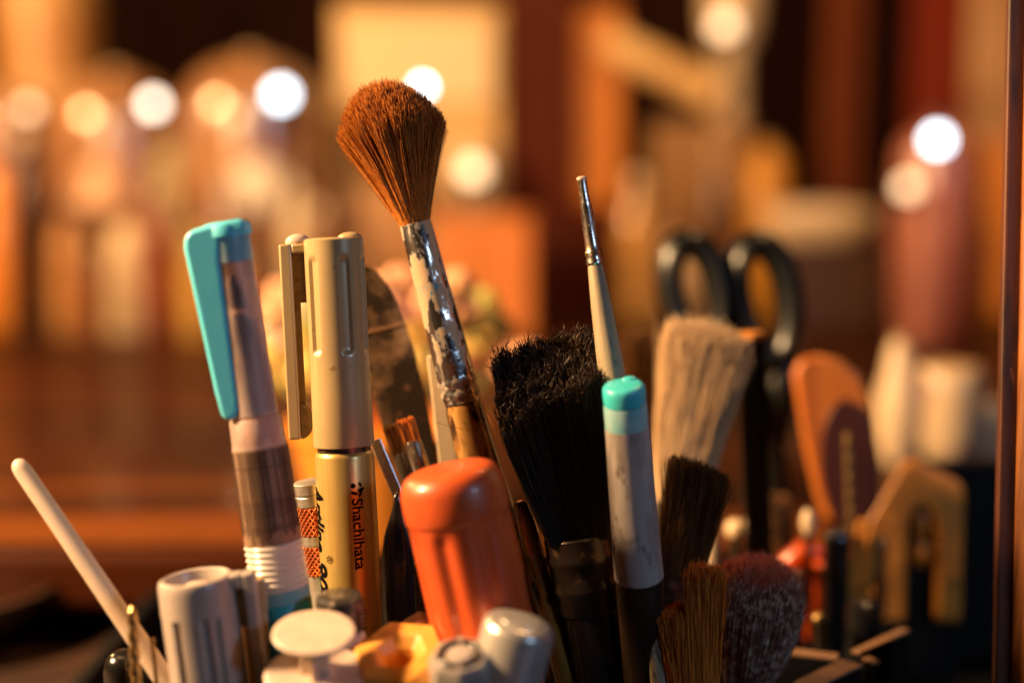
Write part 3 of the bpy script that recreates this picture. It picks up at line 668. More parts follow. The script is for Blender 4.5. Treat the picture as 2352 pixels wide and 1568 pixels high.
S.lathe('shaft', 'desk', [(1290, 12), (1292, 16), (1440, 16), (1900, 16)], 24)
S.lathe('tip', 'dark_metal', [(1280, 8), (1291, 10)], 20)

# ---- brush heads on the right
def flatbrush(name, label, top, bot, v0, vf, wt, wb, th, mat, n, fmat, r=.00016, slope=0, jit=8, clump=0, group=None, ragged=None):
    S = Stick(name, label, 'paintbrush', top, bot, group=group); mm, zt = S.w, S.z
    S.lathe('ferrule', fmat, [(vf-2, wb*.99), (vf+4, wb*1.05), (vf+70, wb*1.03), (vf+76, wb)], 40, rf=lambda t, z, q: q*math.sqrt(1/(math.sin(t)**2+(math.cos(t)*wb/th)**2)))
    S.lathe('handle', 'black_gloss', [(vf+75, wb*.8), (vf+140, wb*.5), (max(1950, vf+300), wb*.3)], 32, rf=lambda t, z, q: q*math.sqrt(1/(math.sin(t)**2+(math.cos(t)*1.6)**2)))
    ux, uy = RNG.uniform(-1, 1, n), RNG.uniform(-1, 1, n)
    H = zt(v0)-zt(vf); uy = uy*np.sqrt(1-.75*ux**2); hl = H*(1+slope*ux-.05*ux**2-.05*uy**2) + RNG.normal(0, mm(jit), n) - H*.16*RNG.uniform(0, 1, n)**5
    if ragged: hl = hl*ragged(ux, uy)
    cx = np.round(ux*clump)/clump if clump else ux
    tx = ux*.9+cx*.1
    ro = np.stack([ux*mm(wb*.95), uy*mm(th*.9), np.full(n, zt(vf+4))], 1)
    wild = 1+3.2*(RNG.uniform(0, 1, n) < .10)
    ti = np.stack([tx*mm(wt)+RNG.normal(0, mm(3), n)*wild, uy*mm(th*1.25)+RNG.normal(0, mm(3), n)*wild, zt(vf)+hl], 1)
    ct = np.stack([ux*mm((wt+wb)*.5), uy*mm(th*1.15), zt(vf)+hl*.5], 1)
    strands('bristles', ro, ct, ti, r, r*.5, mat, S.r, 4); return S
flatbrush('flat_brush', 'broad tan hog-hair brush standing behind the frosted water brush', (1628, 760, .466), (1556, 1150, .472), 764, 1150, 97, 64, 34, 'tan_hair', 11000, 'dark_metal', .00012, -.02, 15, 0)
flatbrush('flat_brush', 'dark brown soft flat brush in front of the broad tan brush', (1606, 1072, .410), (1562, 1320, .414), 1070, 1330, 68, 54, 26, 'brown_hair', 8000, 'dark_metal', .00012, -.05, 8)
flatbrush('flat_brush', 'golden bristle brush with uneven stepped tips beside the frosted water brush', (1584, 1330, .384), (1594, 1600, .388), 1300, 1640, 76, 54, 30, 'gold_hair', 6000, 'dark_metal', .00013, .02, 9, 7,
          ragged=lambda x, y: np.where(x < -.05+.2*y, .74, .98))
flatbrush('flat_brush', 'brown bristle brush half hidden behind the thin pale brush', (1472, 775, .500), (1470, 1000, .504), 768, 1010, 44, 40, 26, 'brown_hair', 2600, 'dark_metal', .0002, 0, 6)
# round dyed brush
S = Stick('round_brush', 'round brush with pink dyed bristles and grey white tips', 'paintbrush', (1730, 1330, .412), (1690, 1640, .430)); mm, zt = S.w, S.z
S.lathe('ferrule', 'dark_metal', [(1600, 40), (1604, 46), (1680, 46), (1684, 40)], 32); S.lathe('handle', 'black_gloss', [(1683, 36), (1950, 24)], 24)
n = 11000; a = RNG.uniform(0, 2*math.pi, n); rho = RNG.uniform(0, 1, n)**.5
ux, uy = rho*np.sin(a), -rho*np.cos(a)
H = zt(1270)-zt(1600); zc = zt(1372)
ph = rho*1.75
ro = np.stack([ux*mm(40), uy*mm(40), np.full(n, zt(1606))], 1)
ti = np.stack([np.sin(a)*np.sin(ph)*mm(100)+mm(12), -np.cos(a)*np.sin(ph)*mm(92), zc+np.cos(ph)*mm(98)], 1) + RNG.normal(0, mm(7), (n, 3))
ct = np.stack([ti[:, 0]*.9, ti[:, 1]*.9, zt(1606)+(ti[:, 2]-zt(1606))*.45], 1)
fr = ((uy*.9 - ux*.2) < -.12) & (rho > .40)
strands('pink_bristles', ro[~fr], ct[~fr], ti[~fr], .00013, .00005, 'pink_hair', S.r, 4)
strands('grey_bristles', ro[fr], ct[fr], ti[fr], .00013, .00006, 'grey_hair', S.r, 4)

# ============================================================ REAR TOOLS
S = Stick('scissors', 'pair of scissors with black looped handles and green inner grips', 'scissors', (1690, 540, .572), (1760, 1250, .576)); mm, zt = S.w, S.z
def loop(cx, cv, rx, rv, lean, r, mat, nm, yoff=0, sc=1):
    pts = []
    for i in range(48):
        a = 2*math.pi*i/48; sq = 1 if math.sin(a) > 0 else 1.12
        x = rx*sc*math.cos(a)*(1-.18*math.sin(a)*-1*0.6); z = rv*sc*math.sin(a)*sq
        pts.append((mm(cx + x*math.cos(lean)+z*math.sin(lean)*1), mm(yoff), zt(cv)+mm(z*math.cos(lean)-x*math.sin(lean))))
    mb = MB().tube(pts, mm(r), 16, True); c = mm(yoff)
    mb.v = [(x, c+(y-c)*1.8, z) for x, y, z in mb.v]
    return mb.build(nm, mat, S.r)
loop(-108, 660, 56, 116, -.10, 33, 'scissor_black', 'handle_loop', -8)
loop(50, 688, 58, 124, -.06, 34, 'scissor_black', 'handle_loop', 10)
loop(-108, 662, 34, 94, -.10, 12, 'green', 'grip_lining', -8)
loop(50, 690, 35, 102, -.06, 12, 'green', 'grip_lining', 10)
sh = MB(); sh.tube([(mm(-60), mm(-8), zt(770)), (mm(-20), mm(-8), zt(900)), (mm(30), mm(-8), zt(1050)), (mm(38), mm(-8), zt(1250))], [mm(32), mm(38), mm(40), mm(34)], 20)
sh.build('shank', 'scissor_black', S.r)
sh = MB(); sh.tube([(mm(90), mm(22), zt(810)), (mm(72), mm(22), zt(900)), (mm(20), mm(22), zt(1050)), (mm(-10), mm(22), zt(1250))], [mm(34), mm(44), mm(44), mm(34)], 20)
sh.build('shank', 'scissor_black', S.r)
MB().ball((mm(-10), mm(-52), zt(960)), mm(20), sc=(1, .5, 1.7)).build('grip_inset', 'green', S.r)
for sx in (-1, 1):
    poly = [(mm(sx*4), zt(1240)), (mm(sx*40), zt(1240)), (mm(sx*30), zt(1650)), (mm(sx*6), zt(1900))]
    MB().prism(poly, mm(2+sx*6-3), mm(2+sx*6+3)).build('blade', 'silver_blade', S.r, 0)
# yellow-topped marker just by the tan brush
S = Stick('yellow_pencil', 'flat ended yellow pencil showing beside the broad tan brush', 'pencil', (1722, 770, .478), (1735, 1100, .484)); mm = S.w
S.lathe('body', 'black_gloss', [(778, 34), (1700, 34)], 6, smooth=0); S.lathe('painted_end', 'clamp_yellow', [(762, 28), (764, 34), (777, 34.5)], 6, smooth=0)

# orange paddle with dark inset
S = Stick('wooden_paddle', 'orange varnished wooden paddle with dark maroon oval face', 'paddle', (1895, 815, .540), (1930, 1200, .545)); mm, zt = S.w, S.z
out = [(-74, 900), (-78, 850), (-60, 818), (-20, 812), (30, 826), (72, 862), (96, 930), (98, 1020), (84, 1110), (50, 1180), (20, 1230), (16, 1700), (-16, 1700), (-20, 1230), (-50, 1140), (-66, 1020)]
MB().prism([(mm(x), zt(v)) for x, v in out], mm(-18), mm(18)).build('paddle_blade', 'paddle_wood', S.r, 40, bevel=mm(12), bseg=4)
el = [(mm(30+68*math.cos(a)), zt(1075)+mm(160*math.sin(a))) for a in [2*math.pi*i/40 for i in range(40)]]
MB().prism(el, mm(-26), mm(-16)).build('oval_face', 'maroon', S.r, 40, bevel=mm(3))
drill('drill_bit', 'thin tall twist drill bit standing in front of the orange paddle', (1946, 992, .508), (1955, 1240, .512), 10, 992, 1232, 1800, 'brass_drill', 500)
S = Stick('black_pen', 'plain black round-topped pen beside the yellow tweezers', 'pen', (1922, 1220, .500), (1918, 1420, .504)); mm = S.w
S.lathe('barrel', 'black_gloss', [(1212, 8), (1215, 20), (1224, 28), (1250, 30), (1420, 30)], 32); S.lathe('tip', 'black_matte', [(1420, 28), (1800, 22)], 24)
S = Stick('tweezers', 'pair of narrow yellow tweezers in front of the yellow clamp', 'tweezers', (1995, 1190, .505), (1962, 1400, .509)); mm, zt = S.w, S.z
for dx, k in ((-12, 0), (22, 1)):
    poly = [(mm(dx-12), zt(1195+k*30)), (mm(dx+8), zt(1190+k*30)), (mm(dx+14), zt(1290)), (mm(dx+10), zt(1380)), (mm(4), zt(1700)), (mm(-6), zt(1700)), (mm(dx-12), zt(1380)), (mm(dx-17), zt(1300))]
    MB().prism(poly, mm(-10+k*14), mm(k*14)).build('prong', 'clamp_yellow', S.r, 0, bevel=mm(3))
# pliers
S = Stick('pliers', 'red orange curved pliers grip lying behind the round dyed brush', 'pliers', (1850, 1250, .520), (1850, 1420, .524)); mm, zt = S.w, S.z
MB().tube([(mm(-70), 0, zt(1420)), (mm(-62), 0, zt(1350)), (mm(-40), 0, zt(1290)), (mm(-6), 0, zt(1262)), (mm(30), 0, zt(1268)), (mm(52), 0, zt(1280))], [mm(26), mm(26), mm(26), mm(25), mm(20), mm(13)], 20).build('grip', 'red_orange', S.r)
MB().tube([(mm(-66), mm(4), zt(1400)), (mm(-30), mm(4), zt(1600)), (0, mm(4), zt(1900))], [mm(24), mm(22), mm(16)], 16).build('jaw', 'dark_metal', S.r)
# yellow clamp
S = Stick('spring_clamp', 'amber yellow plastic clamp with peaked top and dark slot', 'clamp', (2092, 1060, .543), (2085, 1420, .546)); mm, zt = S.w, S.z
outer = [(-4, 1052), (18, 1058), (104, 1100), (118, 1118), (116, 1420), (60, 1420), (60, 1230), (52, 1180), (32, 1156), (6, 1160), (-8, 1200), (-12, 1420), (-84, 1420), (-104, 1220), (-100, 1190), (-26, 1066)]
MB().prism([(mm(x), zt(v)) for x, v in outer], mm(-26), mm(26)).build('body', 'clamp_yellow', S.r, 0, bevel=mm(9), bseg=3)
MB().box(mm(-14), mm(62), mm(10), mm(20), zt(1420), zt(1150)).build('slot_backing', 'black_matte', S.r)
MB().lathe([(zt(v), mm(r)) for v, r in ((1300, 4), (1292, 14), (1268, 20), (1244, 14), (1236, 9), (1226, 11), (1205, 17), (1180, 13), (1165, 4))], 24, cx=mm(26)).build('spindle', 'orange_wood', S.r)
MB().box(mm(-86), mm(114), mm(-20), mm(20), zt(1760), zt(1421)).build('lower_jaw', 'black_matte', S.r)
# black box at right
S = Stick('storage_box', 'tall matt black box standing next to the timber post', 'box', (2150, 1062, .566), (2150, 1500, .570), floor=.0065)
mm, zt = S.w, S.z
MB().box(mm(-60), mm(190), mm(-22), mm(44), 0, zt(1076)).build('body', 'black_matte', S.r, bevel=mm(5))
MB().box(mm(-64), mm(194), mm(-26), mm(48), zt(1076)+.0002, zt(1060)).build('lid', 'black_matte', S.r, bevel=mm(4))
# small silver tool heads near the pliers
for i, (u, v, dd, r, lab) in enumerate(((1690, 1215, .500, 24, 'cream round-headed pin standing behind the round dyed brush'), (1856, 1200, .505, 16, 'slim pointed cream awl tip behind the red orange pliers'), (1762, 1260, .500, 20, 'yellow rounded peg between the round dyed brush and pliers'), (1880, 1420, .470, 15, 'small brass-headed pin below the red orange pliers'))):
    S = Stick(('round_pin', 'awl', 'peg', 'brass_pin')[i], lab, ('pin', 'awl', 'peg', 'pin')[i], (u, v, dd), (u+4, v+200, dd+.005)); mm = S.w
    mt = ('cream', 'cream', 'clamp_yellow', 'brass_drill')[i]
    k = (1, 2.0, 1.6, 1)[i]
    MB().ball((0, 0, S.z(v)), mm(r), sc=(1, 1, k)).build('head', mt, S.r); S.lathe('shaft', 'dark_metal', [(v+r*.8*k, r*.55), (1750, r*.5)], 20)

# more tool handles crowding the rear of the organiser
for lab, nm, cat, top, bot, r, mt, v0 in (
        ('dark red round tool handle standing beside the red orange pliers', 'tool_handle', 'handle', (1822, 1320, .485), (1812, 1500, .489), 34, 'red_handle', 1306),
        ('dark brown turned handle behind the red orange pliers', 'tool_handle', 'handle', (1780, 1150, .535), (1790, 1400, .540), 36, 'lacquer', 1134),
        ('rust orange short handle beside the black round-topped pen', 'tool_handle', 'handle', (1880, 1300, .515), (1876, 1480, .519), 30, 'red_orange', 1288),
        ('slim steel rod with grey tip between the tweezers and the yellow clamp', 'steel_rod', 'rod', (2022, 1240, .528), (2016, 1440, .532), 16, 'dark_metal', 1232),
        ('black rubber handle with a rounded end below the yellow tweezers', 'rubber_tool', 'tool', (1986, 1390, .475), (1976, 1520, .479), 40, 'black_gloss', 1376),
        ('pale cream clip end standing behind the golden bristle brush', 'clip_end', 'clip', (1640, 1150, .490), (1628, 1400, .494), 20, 'cream', 1140)):
    S = Stick(nm, lab, cat, top, bot); mm = S.w
    S.lathe('grip', mt, [(v0, r*.3), (v0+2, r*.62), (v0+9, r*.9), (v0+24, r), (v0+90, r*.88), (v0+170, r), (v0+185, r*.7)], 32)
    S.lathe('ferrule', 'dark_metal', [(v0+184, r*.72), (v0+240, r*.66)], 24)
    S.lathe('shaft', 'dark_metal', [(v0+239, r*.4), (1820, r*.35)], 20)

# ============================================================ BACKGROUND (on the raised board)
def boardthing(name, label, cat, u, v, group=None):
    p = onz(u, v, ZB); e = empty(name, (p.x, p.y, ZB+.0003)); tag(e, label, cat, group)
    d = (p-CAM).dot(FWD); return e, d/FPX, d
def bprof(pts, s, vb): return [((vb-v)*s, r*s) for v, r in pts]
# flowers in a pot
e, s, d = boardthing('flower_pot', 'small orange pot packed with peach and yellow artificial flowers', 'flower pot', 890, 1225)
MB().lathe([(0, 150*s), (4*s, 170*s), (230*s, 215*s), (236*s, 228*s), (262*s, 228*s), (264*s, 205*s), (200*s, 190*s)], 56).build('pot', 'orange_wood', e)
cols = {'peach': (.78, .40, .22), 'yellow': (.74, .50, .13), 'lime': (.42, .42, .10), 'white': (.80, .68, .52), 'mauve': (.42, .20, .18), 'leaf': (.10, .16, .05), 'olive': (.30, .26, .06)}
for k, c in cols.items(): M['petal_'+k] = pm(k+'_petal', c, .55, sss=.1)
fl = [(645,680,'peach'),(632,720,'peach'),(690,700,'white'),(640,760,'white'),(690,770,'lime'),(630,820,'yellow'),(680,830,'yellow'),(650,870,'olive'),(710,860,'yellow'),(740,720,'leaf'),(760,800,'olive'),(800,690,'peach'),(880,680,'peach'),(920,650,'peach'),(900,720,'mauve'),(940,760,'yellow'),(900,790,'lime'),(960,700,'mauve'),(1000,690,'peach'),(1050,660,'peach'),(1060,720,'mauve'),(1110,700,'lime'),(1090,770,'yellow'),(1140,750,'leaf'),(1040,800,'olive'),(1110,820,'mauve'),(1000,840,'olive'),(960,830,'yellow'),(920,860,'olive'),(860,840,'olive'),(820,780,'leaf')]
for (u, v, k) in fl:
    q = d + random.uniform(-.03, .03); p = P(u, v, q) - e.location; R0 = random.uniform(34, 46)*s
    mb = MB(); ph = random.uniform(0, 6)
    for j in range(6):
        a = ph+j*math.pi/3; mb.ball((p.x+.55*R0*math.cos(a), p.y-.2*R0+.15*R0*math.sin(3*a), p.z+.55*R0*math.sin(a)), R0*.55, 10, 7, (1, .5, 1))
    bl_ = mb.build('blossom', 'petal_'+k, e)
    MB().ball((p.x, p.y-.45*R0, p.z), R0*.28, 10, 7).build('flower_centre', 'petal_yellow' if k != 'yellow' else 'petal_olive', bl_)
p = P(1195, 830, d-.01)-e.location
mb = MB(); R0 = 64*s
for j in range(5): mb.ball((p.x+.35*R0*math.cos(j*1.256), p.y+.3*R0*math.sin(j*1.256), p.z), R0*.75, 14, 9)
mb.build('blossom', 'petal_peach', e)
st = MB()
for u in (650, 720, 800, 900, 980, 1060, 1120, 1180):
    q = P(u, 840, d)-e.location; st.tube([((u-890)*s*.5, 0, 100*s), (q.x, q.y, q.z)], 6*s, 8)
st.build('stems', 'petal_leaf', e); bpy.data.objects['stems']['kind'] = 'stuff'

# lidded glass jars of pigment, with glossy domed shoulders
def jarmat(nm, c, blots, rough=.26): return pm(nm, c, rough, layers=blots, coat=.5 if rough < .3 else 0, spec=.8 if rough < .3 else .3, ior=1.9)
M['jar_tan'] = jarmat('tan_jar_glaze', (.42, .21, .09), [((.16, .06, .03), 16, (1,1,1), .45, .62), ((.62, .42, .26), 22, (1,1,1), .56, .70)])
M['jar_amber'] = jarmat('amber_jar_glaze', (.50, .23, .06), rough=.4, blots=[((.62, .36, .12), 14, (1,1,1), .45, .65), ((.20, .07, .02), 18, (1,1,1), .62, .74)])
M['jar_red'] = jarmat('red_jar_glaze', (.46, .15, .10), [((.20, .04, .025), 14, (1,1,.4), .45, .65)])
def jar(label, u, vb, pts, mat, cat='jar', name='glazed_jar', lid=None):
    e, s, d = boardthing(name, label, cat, u, vb)
    MB().lathe(bprof(pts, s, vb)[::-1], 56).build('body', mat, e, 60)
    if lid: MB().lathe(bprof(lid[0], s, vb)[::-1], 40).build('lid_knob', lid[1], e, 60)
    return e, s, d
def dome(vt, vb, r, n=14):
    return [(vt + r*.85*(1-math.cos(math.pi/2*i/n)), max(2, r*math.sin(math.pi/2*i/n))) for i in range(n+1)] + [(vb-(vb-vt)*.4, r*1.0), (vb-8, r*.9), (vb, r*.86)]
jar('tan glazed domed jar beside the tall amber jar', 285, 735, dome(176, 735, 150), 'jar_tan', lid=([(166, 10), (170, 24), (180, 20)], 'cream'))
jar('tallest tan glazed domed jar behind the sky blue clip', 592, 742, dome(140, 742, 165), 'jar_tan', lid=([(130, 10), (134, 24), (144, 20)], 'cream'))
jar('tall amber glazed jar reaching above the domed jars', 130, 690, [(-120, 60), (-100, 110), (20, 120), (180, 112), (300, 128), (680, 120), (690, 110)], 'jar_amber')
jar('round brown glazed jar at the end of the jar row', 20, 735, dome(200, 735, 105), 'jar_tan')
# small things in front of the jars
def small(name, label, cat, u, vb, pts, mat, extra=None):
    e, s, d = boardthing(name, label, cat, u, vb)
    MB().lathe(bprof(pts, s, vb)[::-1], 40).build('body', mat, e, 60)
    if extra: MB().lathe(bprof(extra[0], s, vb)[::-1], 32).build(extra[2] if len(extra) > 2 else 'stopper', extra[1], e, 60)
small('bottle', 'pale cream bottle standing in front of the tan domed jar', 'bottle', 305, 768, [(520, 20), (530, 40), (560, 46), (640, 50), (760, 56), (768, 54)], 'cream', ([(500, 16), (519, 18)], 'beige', 'cap'))
small('orange_bottle', 'orange bottle with sloping shoulders next to the round brown jar', 'bottle', 10, 760, [(380, 20), (420, 34), (480, 60), (640, 66), (752, 64), (760, 60)], 'orange_wood', ([(352, 20), (379, 22)], 'black_gloss', 'cap'))
small('cone_shade', 'peach coloured paper cone in front of the tan domed jar', 'paper cone', 245, 748, [(330, 16), (380, 40), (470, 84), (476, 84)], pm('peach_paper', (.70, .42, .26), .6), ([(477, 22), (748, 26)], 'jar_tan', 'stand'))
small('white_pot', 'crumpled white paper bundle standing in front of the tallest domed jar', 'paper bundle', 600, 752, [(350, 30), (362, 70), (400, 84), (440, 100), (480, 96), (500, 60), (740, 54), (752, 50)], pm('white_paper', (.78, .70, .60), .7), ([(345, 20), (349, 24)], 'cream', 'fold'))
small('grey_green_pot', 'small grey green pot between the domed jars', 'pot', 415, 742, [(340, 30), (350, 56), (410, 60), (440, 40), (735, 40), (742, 38)], pm('grey_green_glaze', (.36, .30, .16), .3), ([(334, 20), (339, 26)], 'cream', 'lid'))
# cream panel, post, box, boards
def bgbox(name, label, cat, u0, v0, u1, vb, mat, thick=.03, rz=0, parts=None, d=None):
    p = onz((u0+u1)/2, vb, ZB); e = empty(name, (p.x, p.y, ZB+.0003)); tag(e, label, cat); e.rotation_euler = (0, 0, rz)
    dd = (p-CAM).dot(FWD); s = dd/FPX; h = (vb-v0)*s; hw = (u1-u0)/2*s
    MB().box(-hw, hw, 0, thick, 0, h).build('panel', mat, e, bevel=.004)
    return e, s, hw, h
M['cream_card'] = pm('cream_card', (.72, .47, .20), .7, layers=[((.60, .36, .13), 8, (1,1,1), .45, .65)])
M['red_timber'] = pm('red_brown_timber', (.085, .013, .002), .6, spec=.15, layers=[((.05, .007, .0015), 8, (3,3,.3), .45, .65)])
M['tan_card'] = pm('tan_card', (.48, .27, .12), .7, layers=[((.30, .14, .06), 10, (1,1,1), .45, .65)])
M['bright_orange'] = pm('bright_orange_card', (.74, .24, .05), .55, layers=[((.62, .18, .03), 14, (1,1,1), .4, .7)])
e, s, hw, h = bgbox('card_panel', 'large upright cream card panel behind the mop brush', 'panel', 778, 25, 1152, 715, 'cream_card')
MB().box(-hw*.9, hw*.9, -.006, -.0005, h*.68, h*.95).build('pale_upper_panel', pm('pale_upper_card', (.84, .66, .40), .7), e, bevel=.002)  # paler across the upper part of the panel
e, s, hw, h = bgbox('timber_upright', 'thick red brown timber upright beside the cream card panel', 'timber', 1156, -260, 1322, 712, 'red_timber', .06)
MB().box(-hw-.004, hw+.004, -.004, .064, 0, .02).build('base_block', 'red_timber', e, bevel=.002)
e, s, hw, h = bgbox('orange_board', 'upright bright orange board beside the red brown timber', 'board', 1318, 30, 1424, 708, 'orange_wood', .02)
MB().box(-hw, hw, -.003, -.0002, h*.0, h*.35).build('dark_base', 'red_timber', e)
e, s, hw, h = bgbox('orange_box', 'bright orange cardboard box standing behind the flowers', 'box', 1005, 505, 1222, 775, 'bright_orange', .08)
MB().box(-hw-.002, hw+.002, -.002, .082, h+.0003, h+.004).build('lid', 'bright_orange', e, bevel=.001)
e, s, hw, h = bgbox('tan_box', 'tan cardboard box in front of the cream card panel', 'box', 770, 430, 1010, 745, 'tan_card', .06)
MB().box(-hw-.002, hw+.002, -.002, .062, h+.0003, h+.004).build('lid', 'tan_card', e, bevel=.001)
small('cream_vase', 'rounded cream vase with narrow base before the cream card panel', 'vase', 1085, 735, [(335, 30), (345, 52), (390, 64), (440, 50), (480, 34), (730, 40), (735, 38)], 'cream', ([(320, 20), (334, 24)], 'brass_drill', 'rim'))
# right-hand shelf of things
e, s, hw, h = bgbox('olive_box', 'dull olive brown box behind the scissors', 'box', 1500, 300, 1705, 722, pm('olive_card', (.30, .15, .05), .7), .05)
MB().box(-hw-.002, hw+.002, -.002, .052, h+.0003, h+.005).build('lid', 'tan_card', e)
small('amber_bottle', 'amber yellow bottle between the olive box and the dark box', 'bottle', 1752, 728, [(345, 22), (365, 44), (420, 52), (560, 58), (720, 58), (728, 54)], pm('amber_glaze', (.62, .27, .03), .3), ([(330, 18), (344, 20)], 'beige', 'cap'))
e, s, hw, h = bgbox('dark_box', 'dark brown box carrying the oval cream dish', 'box', 1810, 572, 2030, 760, pm('dark_brown_card', (.045, .016, .008), .6), .06)
MB().box(-hw-.002, hw+.002, -.002, .062, h+.0003, h+.003).build('lid', 'maroon', e)
dish = empty('oval_dish', e.location + Vector((-.012, .03, h+.0035))); tag(dish, 'shallow oval cream dish resting on the dark brown box', 'dish')
mb = MB().lathe([(0, 70*s), (10*s, 100*s), (50*s, 132*s), (80*s, 138*s), (82*s, 132*s), (50*s, 120*s), (14*s, 60*s)], 48); mb.v = [(x, y*.4, z) for x, y, z in mb.v]; mb.build('bowl', 'cream', dish, 60)
mb = MB().lathe([(74*s, 118*s), (78*s, 116*s), (92*s, 60*s), (94*s, 10*s)], 40); mb.v = [(x, y*.38, z) for x, y, z in mb.v]; mb.build('contents', 'ivory', dish, 60)
e, s, hw, h = bgbox('brown_plank', 'tall narrow brown plank leaning upright behind the dark box', 'plank', 1880, -40, 1965, 712, pm('mid_brown_wood', (.13, .030, .006), .7, spec=.15), .02)
MB().box(-hw*.2, hw*.2, -.002, -.0002, h*.05, h*.95).build('groove', 'red_timber', e)
jar('pinkish red bottle with a domed shiny shoulder by the timber post', 2140, 790, dome(290, 790, 92), 'jar_red', 'bottle', 'red_bottle', lid=([(262, 22), (268, 30), (300, 30)], 'maroon'))
e, s, hw, h = bgbox('rust_board', 'rust red board standing behind the pinkish red bottle', 'board', 2080, -60, 2220, 716, pm('rust_red_wood', (.16, .018, .004), .6, spec=.15), .02)
MB().box(-hw, hw, -.003, -.0002, h*.3, h*.42).build('cross_strip', 'tan_card', e)
e, s, hw, h = bgbox('leaning_card', 'tan card sheet standing high beside the timber post', 'card sheet', 2205, -60, 2420, 722, 'tan_card', .01)
MB().box(-hw, hw, -.003, -.0002, h*.0, h*.5).build('rust_lower_half', 'orange_wood', e)
# pale roll lying across the tops of the boards
A_, B_ = P(1395, 95, 1.58), P(1655, 225, 1.54)
S0 = empty('paper_roll', (A_+B_)/2); tag(S0, 'pale cream rolled paper resting slantwise on the olive box', 'paper roll')
c = (A_+B_)/2
MB().tube([A_-c, B_-c], .018, 24).build('sheet', 'cream_card', S0); MB().tube([(B_-c)*.1-(A_-c)*.0, (B_-c)*.16], .0187, 24).build('paper_band', 'tan_card', S0)
small('cream_jar', 'tall pale cream jar with rounded shoulders above the olive box', 'jar', 1668, 716, [(-60, 30), (-40, 60), (40, 64), (110, 54), (130, 34), (700, 30), (716, 44)], 'cream', ([(-80, 24), (-61, 28)], 'beige', 'lid'))  # plain cream jar, gives no light
# pale vessels by the post
small('cream_bottle', 'cream bottle with tapering neck near the timber post', 'bottle', 2058, 1062, [(785, 18), (800, 24), (860, 34), (910, 50), (970, 54), (1020, 46), (1062, 30)], 'cream', ([(770, 14), (784, 16)], 'beige', 'stopper'))
small('beige_cup', 'beige cup with rounded base near the timber post', 'cup', 2172, 1064, [(838, 66), (842, 72), (900, 72), (1000, 70), (1040, 58), (1064, 44)], pm('printed_beige_ceramic', (.62, .46, .28), .35, layers=[((.34, .22, .18), 45, (1,1,1), .50, .60)]), ([(836, 40), (837.5, 66)], 'tan_card', 'contents'))
small('black_vial', 'small black vial standing between the cream bottle and the beige cup', 'vial', 2106, 1056, [(850, 10), (856, 16), (940, 18), (1056, 18)], 'black_gloss', ([(812, 12), (849, 14)], 'maroon', 'cap'))
small('cream_ball', 'round cream pot tucked against the timber post', 'pot', 2268, 1060, [(918, 20), (930, 36), (960, 44), (1000, 40), (1050, 36), (1060, 30)], 'cream', ([(908, 14), (917, 18)], 'beige', 'knob'))
# dark bowl at the lower left
p = onz(60, 1500, 0)
e = empty('dark_bowl', (p.x-.05, p.y+.02, .0005)); e.scale = (1, 1, .5); tag(e, 'dark brown turned bowl standing on the desk left of the organiser', 'bowl')
MB().lathe([(0, .03), (.004, .034), (.03, .052), (.046, .058), (.048, .055), (.03, .046), (.008, .02)], 56).build('bowl_body', 'desk', e)
MB().lathe([(.0485, .0545), (.0505, .0565), (.0485, .0585)], 56, caps=False).build('rim', 'desk', e)

# more small bottles and tins standing among the jars
clut = [(70, 765, 300, 34, 'dark brown narrow bottle with a pale cap beside the orange bottle', (.05, .018, .008), 'cream'),
        (160, 770, 470, 40, 'tan stout bottle between the orange bottle and the cream bottle', (.46, .22, .08), 'maroon'),
        (215, 790, 560, 30, 'brown short bottle in front of the peach paper cone', (.22, .08, .03), 'beige'),
        (372, 775, 420, 34, 'red brown bottle beside the small grey green pot', (.26, .05, .015), 'cream'),
        (455, 780, 500, 36, 'yellow ochre bottle in front of the small grey green pot', (.60, .33, .08), 'black_gloss'),
        (520, 765, 400, 30, 'pale pinkish bottle beside the white paper bundle', (.66, .42, .30), 'cream'),
        (560, 790, 600, 40, 'low rusty red tin in front of the white paper bundle', (.40, .09, .02), 'beige'),
        (690, 770, 380, 36, 'cream coloured bottle with a dark cap next to the white paper bundle', (.68, .52, .34), 'maroon'),
        (745, 780, 470, 32, 'dark amber bottle next to the tan cardboard box', (.28, .10, .02), 'cream'),
        (1460, 740, 400, 40, 'ochre bottle standing before the bright orange board', (.55, .28, .07), 'cream'),
        (1560, 745, 520, 44, 'pale tan tin standing before the olive brown box', (.60, .40, .22), 'maroon'),
        (1640, 735, 330, 30, 'dark brown bottle standing before the olive brown box', (.08, .028, .012), 'beige'),
        (2060, 745, 400, 30, 'slim rose coloured bottle beside the pinkish red bottle', (.50, .18, .12), 'cream'),
        (2230, 750, 440, 44, 'rust orange jar beside the pinkish red bottle', (.50, .16, .03), 'maroon')]
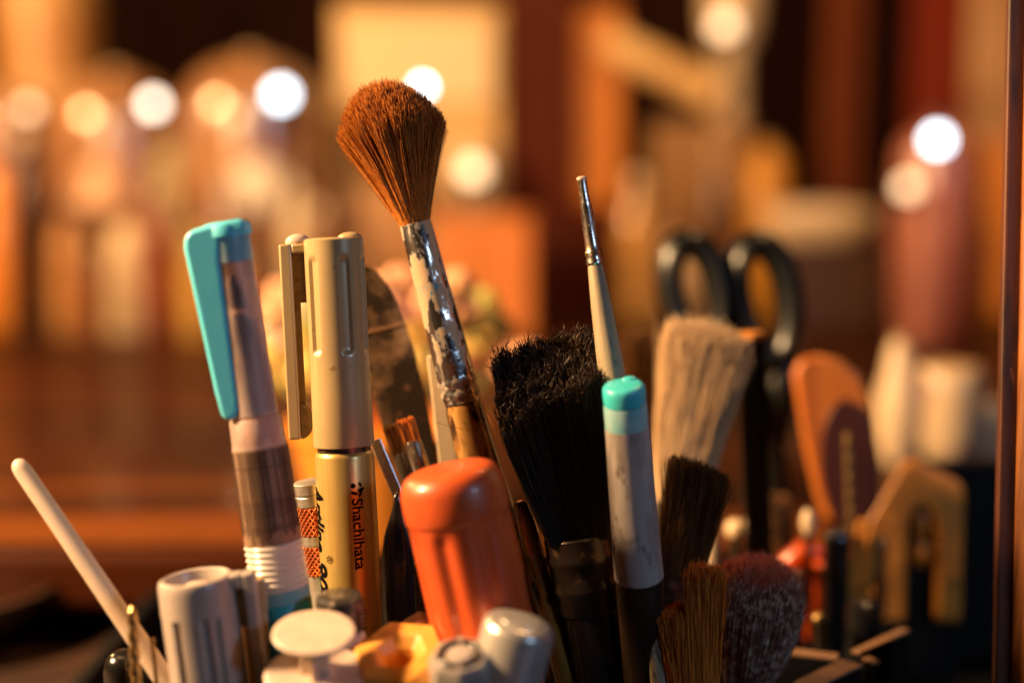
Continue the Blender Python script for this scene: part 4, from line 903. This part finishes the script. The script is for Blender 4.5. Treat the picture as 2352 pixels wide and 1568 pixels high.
for u, vb, vt, r, lab, c, capm_ in clut:
    H_ = vb-vt
    mt = pm('glaze', c, .22, layers=[(tuple(x*.5 for x in c), 30, (1,1,1), .45, .65), (tuple(min(.85, x*1.6+.08) for x in c), 45, (1,1,1), .58, .70)], coat=.6)
    small('tin' if ' tin ' in lab else ('small_jar' if ' jar ' in lab[:20] else 'small_bottle'), lab, 'tin' if ' tin ' in lab else 'bottle', u, vb,
          [(vt+H_*.10, r*.42), (vt+H_*.20, r*.5), (vt+H_*.32, r*.95), (vt+H_*.38, r), (vb-6, r), (vb, r*.94)], mt, ([(vt, r*.4), (vt+H_*.03, r*.46), (vt+H_*.098, r*.46)], capm_, 'cap'))
# glowing balls on stems, added to stand in for highlights on the jars
M['glint'] = pm('white_glint_glow', (.70, .88, 1.0), .4, emis=10)
M['warm_glint'] = pm('warm_glint_glow', (1.0, .72, .42), .4, emis=2.6)
lights = [(352, 240, 1.36, .0072, 'pale_glint', 'small lit bulb added as the highlight on the tan domed jar'), (645, 218, 1.36, .0082, 'glint', 'small lit white bulb added as the highlight on the tallest domed jar'),
          (971, 200, .86, .0046, 'glint', 'small lit white bulb added as a highlight behind the mop brush hairs'), (2153, 322, 1.20, .0076, 'glint', 'small lit white bulb added as the highlight on the pinkish red bottle'),
          (65, 250, 1.36, .0070, 'warm_glint', 'small lit warm bulb added as the highlight on the round brown jar'),
          (1086, 392, 1.30, .0105, 'warm_glint', 'lit warm bulb added as the glow on the rounded cream vase'), (1664, 60, 1.40, .0105, 'warm_glint', 'lit warm bulb added as the glow on the tall pale cream jar'),
          (2085, 430, 1.22, .0078, 'warm_glint', 'small lit warm bulb added as a highlight beside the slim rose bottle')]
M['pale_glint'] = pm('pale_glint_glow', (1.0, .90, .74), .4, emis=7)
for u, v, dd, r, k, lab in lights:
    p = P(u, v, dd); e = empty('glint_ball', (p.x, p.y, ZB+.0003)); tag(e, lab, 'glint')
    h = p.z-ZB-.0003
    MB().ball((0, 0, h), r, 20, 12).build('glow_ball', k, e, 180)
    MB().lathe([(h-r*2.2, r*.6), (h-r*.9, r*.7)], 20).build('glint_holder', 'black_matte', e)
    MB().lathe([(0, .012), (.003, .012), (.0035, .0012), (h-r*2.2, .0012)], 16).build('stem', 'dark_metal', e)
